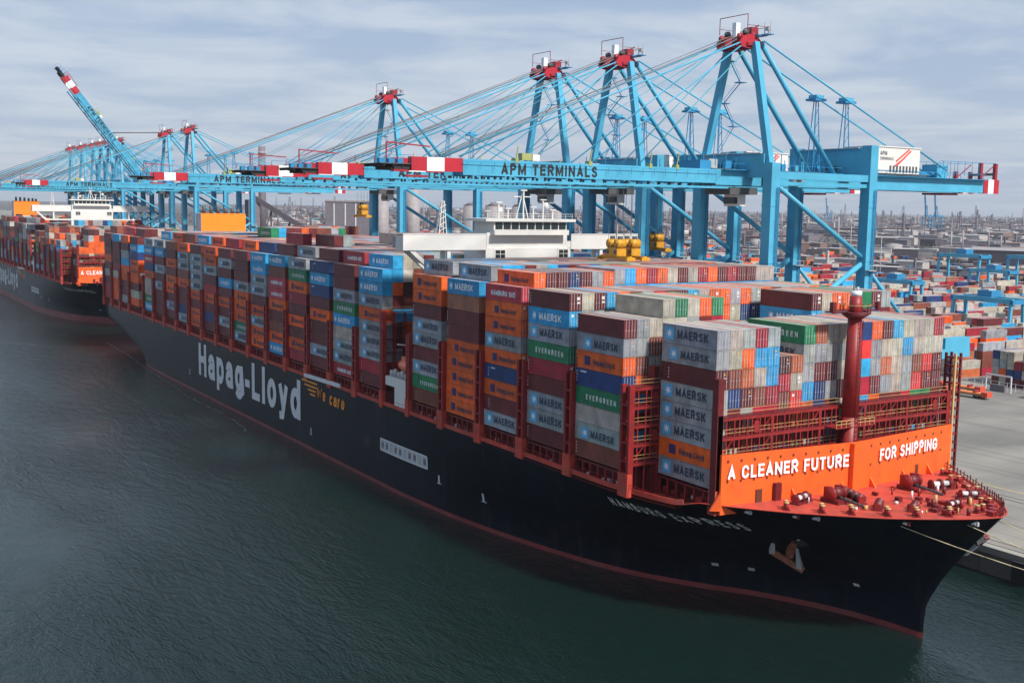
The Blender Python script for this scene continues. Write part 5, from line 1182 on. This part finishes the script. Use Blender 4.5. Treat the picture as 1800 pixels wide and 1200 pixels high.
LM = ((430, 'behind the far left cranes'), (560, 'by the diagonal conveyor'), (650, 'beside the grey slab building'), (840, 'behind the fourth crane legs'), (1000, 'behind the white wheelhouse'), (1130, 'left of the tall crane legs'), (1370, 'between the tall crane legs'), (1500, 'inside the nearest crane frame'), (1620, 'just right of the nearest crane'), (1720, 'under the crane backreach'), (9999, 'at the right edge'))
def far_note(o, px, D, a, cat_, grp):
    FAR.append((o, px, '%s, %s, %s' % (a, 'near the yard' if D < 1600 else ('mid-distance' if D < 3000 else 'far off'), [t for lim, t in LM if px < lim][0]), cat_, grp))
for i in range(295):
    u = i/295; px_ = rnd.uniform(1370, 1850) if rnd.random() < .62 else rnd.uniform(440, 1370); D = 900+4300*u**1.5; x, y = place(px_, D)
    if y < 640: continue
    k = rnd.choice(['shedgrey', 'shedgrey', 'shedlight', 'sheddark', 'sheddark', 'brick', 'tankwhite', 'shedlight']); s_ = .26+u*1.0; rf = rnd.choice(['shedlight', 'shedgrey', 'sheddark', 'tankwhite', 'brick'])
    lx, ly = rnd.uniform(20, 90)*s_, rnd.uniform(14, 40)*s_
    o = shed(x, y, lx, ly, rnd.uniform(4, 10)*(1+.8*u), k, rnd.uniform(-.3, .8), rf)
    far_note(o, px_, D, '%s %s shed, %s roof' % ('long' if lx > 60*s_ else 'small', KN[k], KN[rf]), 'warehouse', 'sheds beyond the yard')
for i in range(60):
    D = rnd.uniform(1300, 4800); px_ = rnd.uniform(440, 1850); x, y = place(px_, D)
    if y < 700: continue
    mb = MB(); r = rnd.uniform(7, 16)*(.6+D/4000); h = rnd.uniform(8, 15); kk = rnd.choice(['tankwhite', 'shedlight', 'shedgrey']); mb.cyl((0, 0, 0), r, h, kk, 22); mb.cyl((0, 0, h), r, r*.12, 'shedlight', 22, r*.1)
    o = mb.build('storage_tank', loc=(x, y, GZ)); far_note(o, px_, D, '%s round storage tank' % KN[kk], 'storage tank', 'storage tanks in the far haze')
for i in range(150):
    D = rnd.uniform(1500, 5500); px_ = rnd.uniform(440, 1850); x, y = place(px_, D)
    if y < 700: continue
    h = rnd.uniform(22, 60)*(.6+D/6000); mb = MB(); r = rnd.uniform(.8, 2.0)*(.6+D/4000); tube = rnd.random() < .5
    if tube: mb.cyl((0, 0, 0), r, h, rnd.choice(['shedgrey', 'shedlight']), 10, r*.7)
    else:
        for sx in (-1, 1):
            for sy in (-1, 1): mb.bar((sx*r*2.2, sy*r*2.2, 0), (sx*r*.5, sy*r*.5, h), .9, 'shedgrey')
        for q in range(5): mb.box(-r*2+r*.3*q, r*2-r*.3*q, -r*2+r*.3*q, r*2-r*.3*q, h*(.1+q*.18), h*(.1+q*.18)+1.2, 'shedgrey')
    o = mb.build('refinery_tower', loc=(x, y, GZ)); far_note(o, px_, D, 'slim grey chimney tower' if tube else 'open lattice tower', 'tower', 'thin towers on the refinery skyline')
byl = {}
for f_ in FAR: byl.setdefault(f_[2], []).append(f_)
for lab, fs in byl.items():
    fs.sort(key=lambda f_: f_[1])
    for q, f_ in enumerate(fs):
        pre = '' if len(fs) == 1 else (['leftmost', 'second', 'third', 'fourth', 'fifth', 'sixth', 'seventh', 'eighth', 'ninth', 'tenth', 'eleventh', 'twelfth'][min(q, 11)]+' ')
        tag(f_[0], pre+lab, f_[3], f_[4])
# faint pair of far cranes on the skyline
for i, (px, D) in enumerate(((1617, 3300), (1634, 3350), (1445, 4600))):
    q = d+r2*(px-900)/F; q = Vector((q.x, q.y, 0)).normalized(); x = CAMP.x+q.x*D; y = CAMP.y+q.y*D; t = empty('far_crane', (x, y, GZ), R(20)); s = 1.0
    tag(t, 'faint crane with raised boom on the far skyline, '+('left one of a pair', 'right one of a pair', 'seen through the nearest crane frame')[i], 'gantry crane', 'faint cranes on the far skyline')
    mb = MB()
    for a in (-9, 9):
        for b2_ in (-12, 12): mb.bar((a, b2_, 0), (a, b2_, 44), 2.4, 'craned')
    mb.build('portal', t); mb = MB(); mb.box(-3, 3, -14, 50, 44, 48, 'craned'); mb.bar((0, -14, 46), (0, -30, 104), 3.4, 'craned'); mb.bar((-4, -12, 48), (0, -8, 74), 2, 'craned'); mb.bar((4, -12, 48), (0, -8, 74), 2, 'craned'); mb.build('boom', t)
# low woods and hedges as soft dark masses, inland
mb = MB()
if 'leaf' not in MT: sm('leaf', (.048, .044, .036), .9, var=.4)
rnd = random.Random(6)
for i in range(5200):
    D = rnd.choice([rnd.uniform(1000, 1500), rnd.uniform(1500, 5200)]); an = R(rnd.uniform(122, 170)); x = CAMP.x+D*math.cos(an); y = CAMP.y+D*math.sin(an)
    if y < 620 or noise(Vector((x*.004, y*.004, 1))) < -.02: continue
    s = rnd.uniform(1.6, 3.6)*(.7+D/4000)
    for q in range(8):
        a = rnd.uniform(0, 6.28); p = Vector((x+rnd.uniform(-s, s)*5, y+rnd.uniform(-s, s)*2, GZ+rnd.uniform(.2, 1.0)*s)); r = s*rnd.uniform(.3, .7)
        mb.poly([p+Vector((math.cos(a)*r, math.sin(a)*r, -r*.5)), p+Vector((math.cos(a+2.1)*r, math.sin(a+2.1)*r, -r*.3)), p+Vector((math.cos(a+4.2)*r, math.sin(a+4.2)*r, r*.8))], [(0, 1, 2)], 'leaf')
tag(mb.build('woodland'), 'low dark scrub and tree belts scattered beyond the yard', 'trees', kind='stuff')

rnd = random.Random(91); mb = MB()
for i in range(6500):
    D = 1050+8500*rnd.random()**1.35; px_ = rnd.uniform(420, 1860); x, y = place(px_, D)
    if y < 660: continue
    if D < 2300 and noise(Vector((x*.003, y*.003, 9))) < .0: continue
    f_ = .5+D/4200; a, b_, h = rnd.uniform(3, 17)*f_, rnd.uniform(3, 12)*f_, rnd.uniform(2.5, 8)*f_
    if rnd.random() < .07: a = b_ = rnd.uniform(.6, 1.6)*f_; h = rnd.uniform(12, 26)*f_
    mb.box(x-a, x+a, y-b_, y+b_, GZ, GZ+h, rnd.choice(['shedgrey', 'sheddark', 'sheddark', 'shedlight', 'brick', 'shedgrey', 'tankwhite', 'boot' if i % 9 == 0 else 'sheddark', 'crane' if i % 13 == 0 else 'shedgrey']))
tag(mb.build('industrial_skyline'), 'dense brown-grey clutter of far refinery plant out to the horizon', 'industry', kind='stuff')

# ------------------------------------------------------------------ haze
hz = bpy.data.materials.new('haze_air'); hz.use_nodes = True; nt = hz.node_tree; nt.nodes.clear()
pv = N(nt, 'ShaderNodeVolumePrincipled'); pv.inputs['Density'].default_value = HAZE_D; pv.inputs['Color'].default_value = (.80, .86, .95, 1); pv.inputs['Anisotropy'].default_value = .2
ho = N(nt, 'ShaderNodeOutputMaterial'); nt.links.new(pv.outputs[0], ho.inputs['Volume'])
MT['haze'] = hz
mb = MB(); mb.box(-16500, 6500, -14500, 16500, -5, 210, 'haze'); o = mb.build('haze'); tag(o, kind='stuff', label='thin pale haze hanging over the whole harbour', cat='haze')
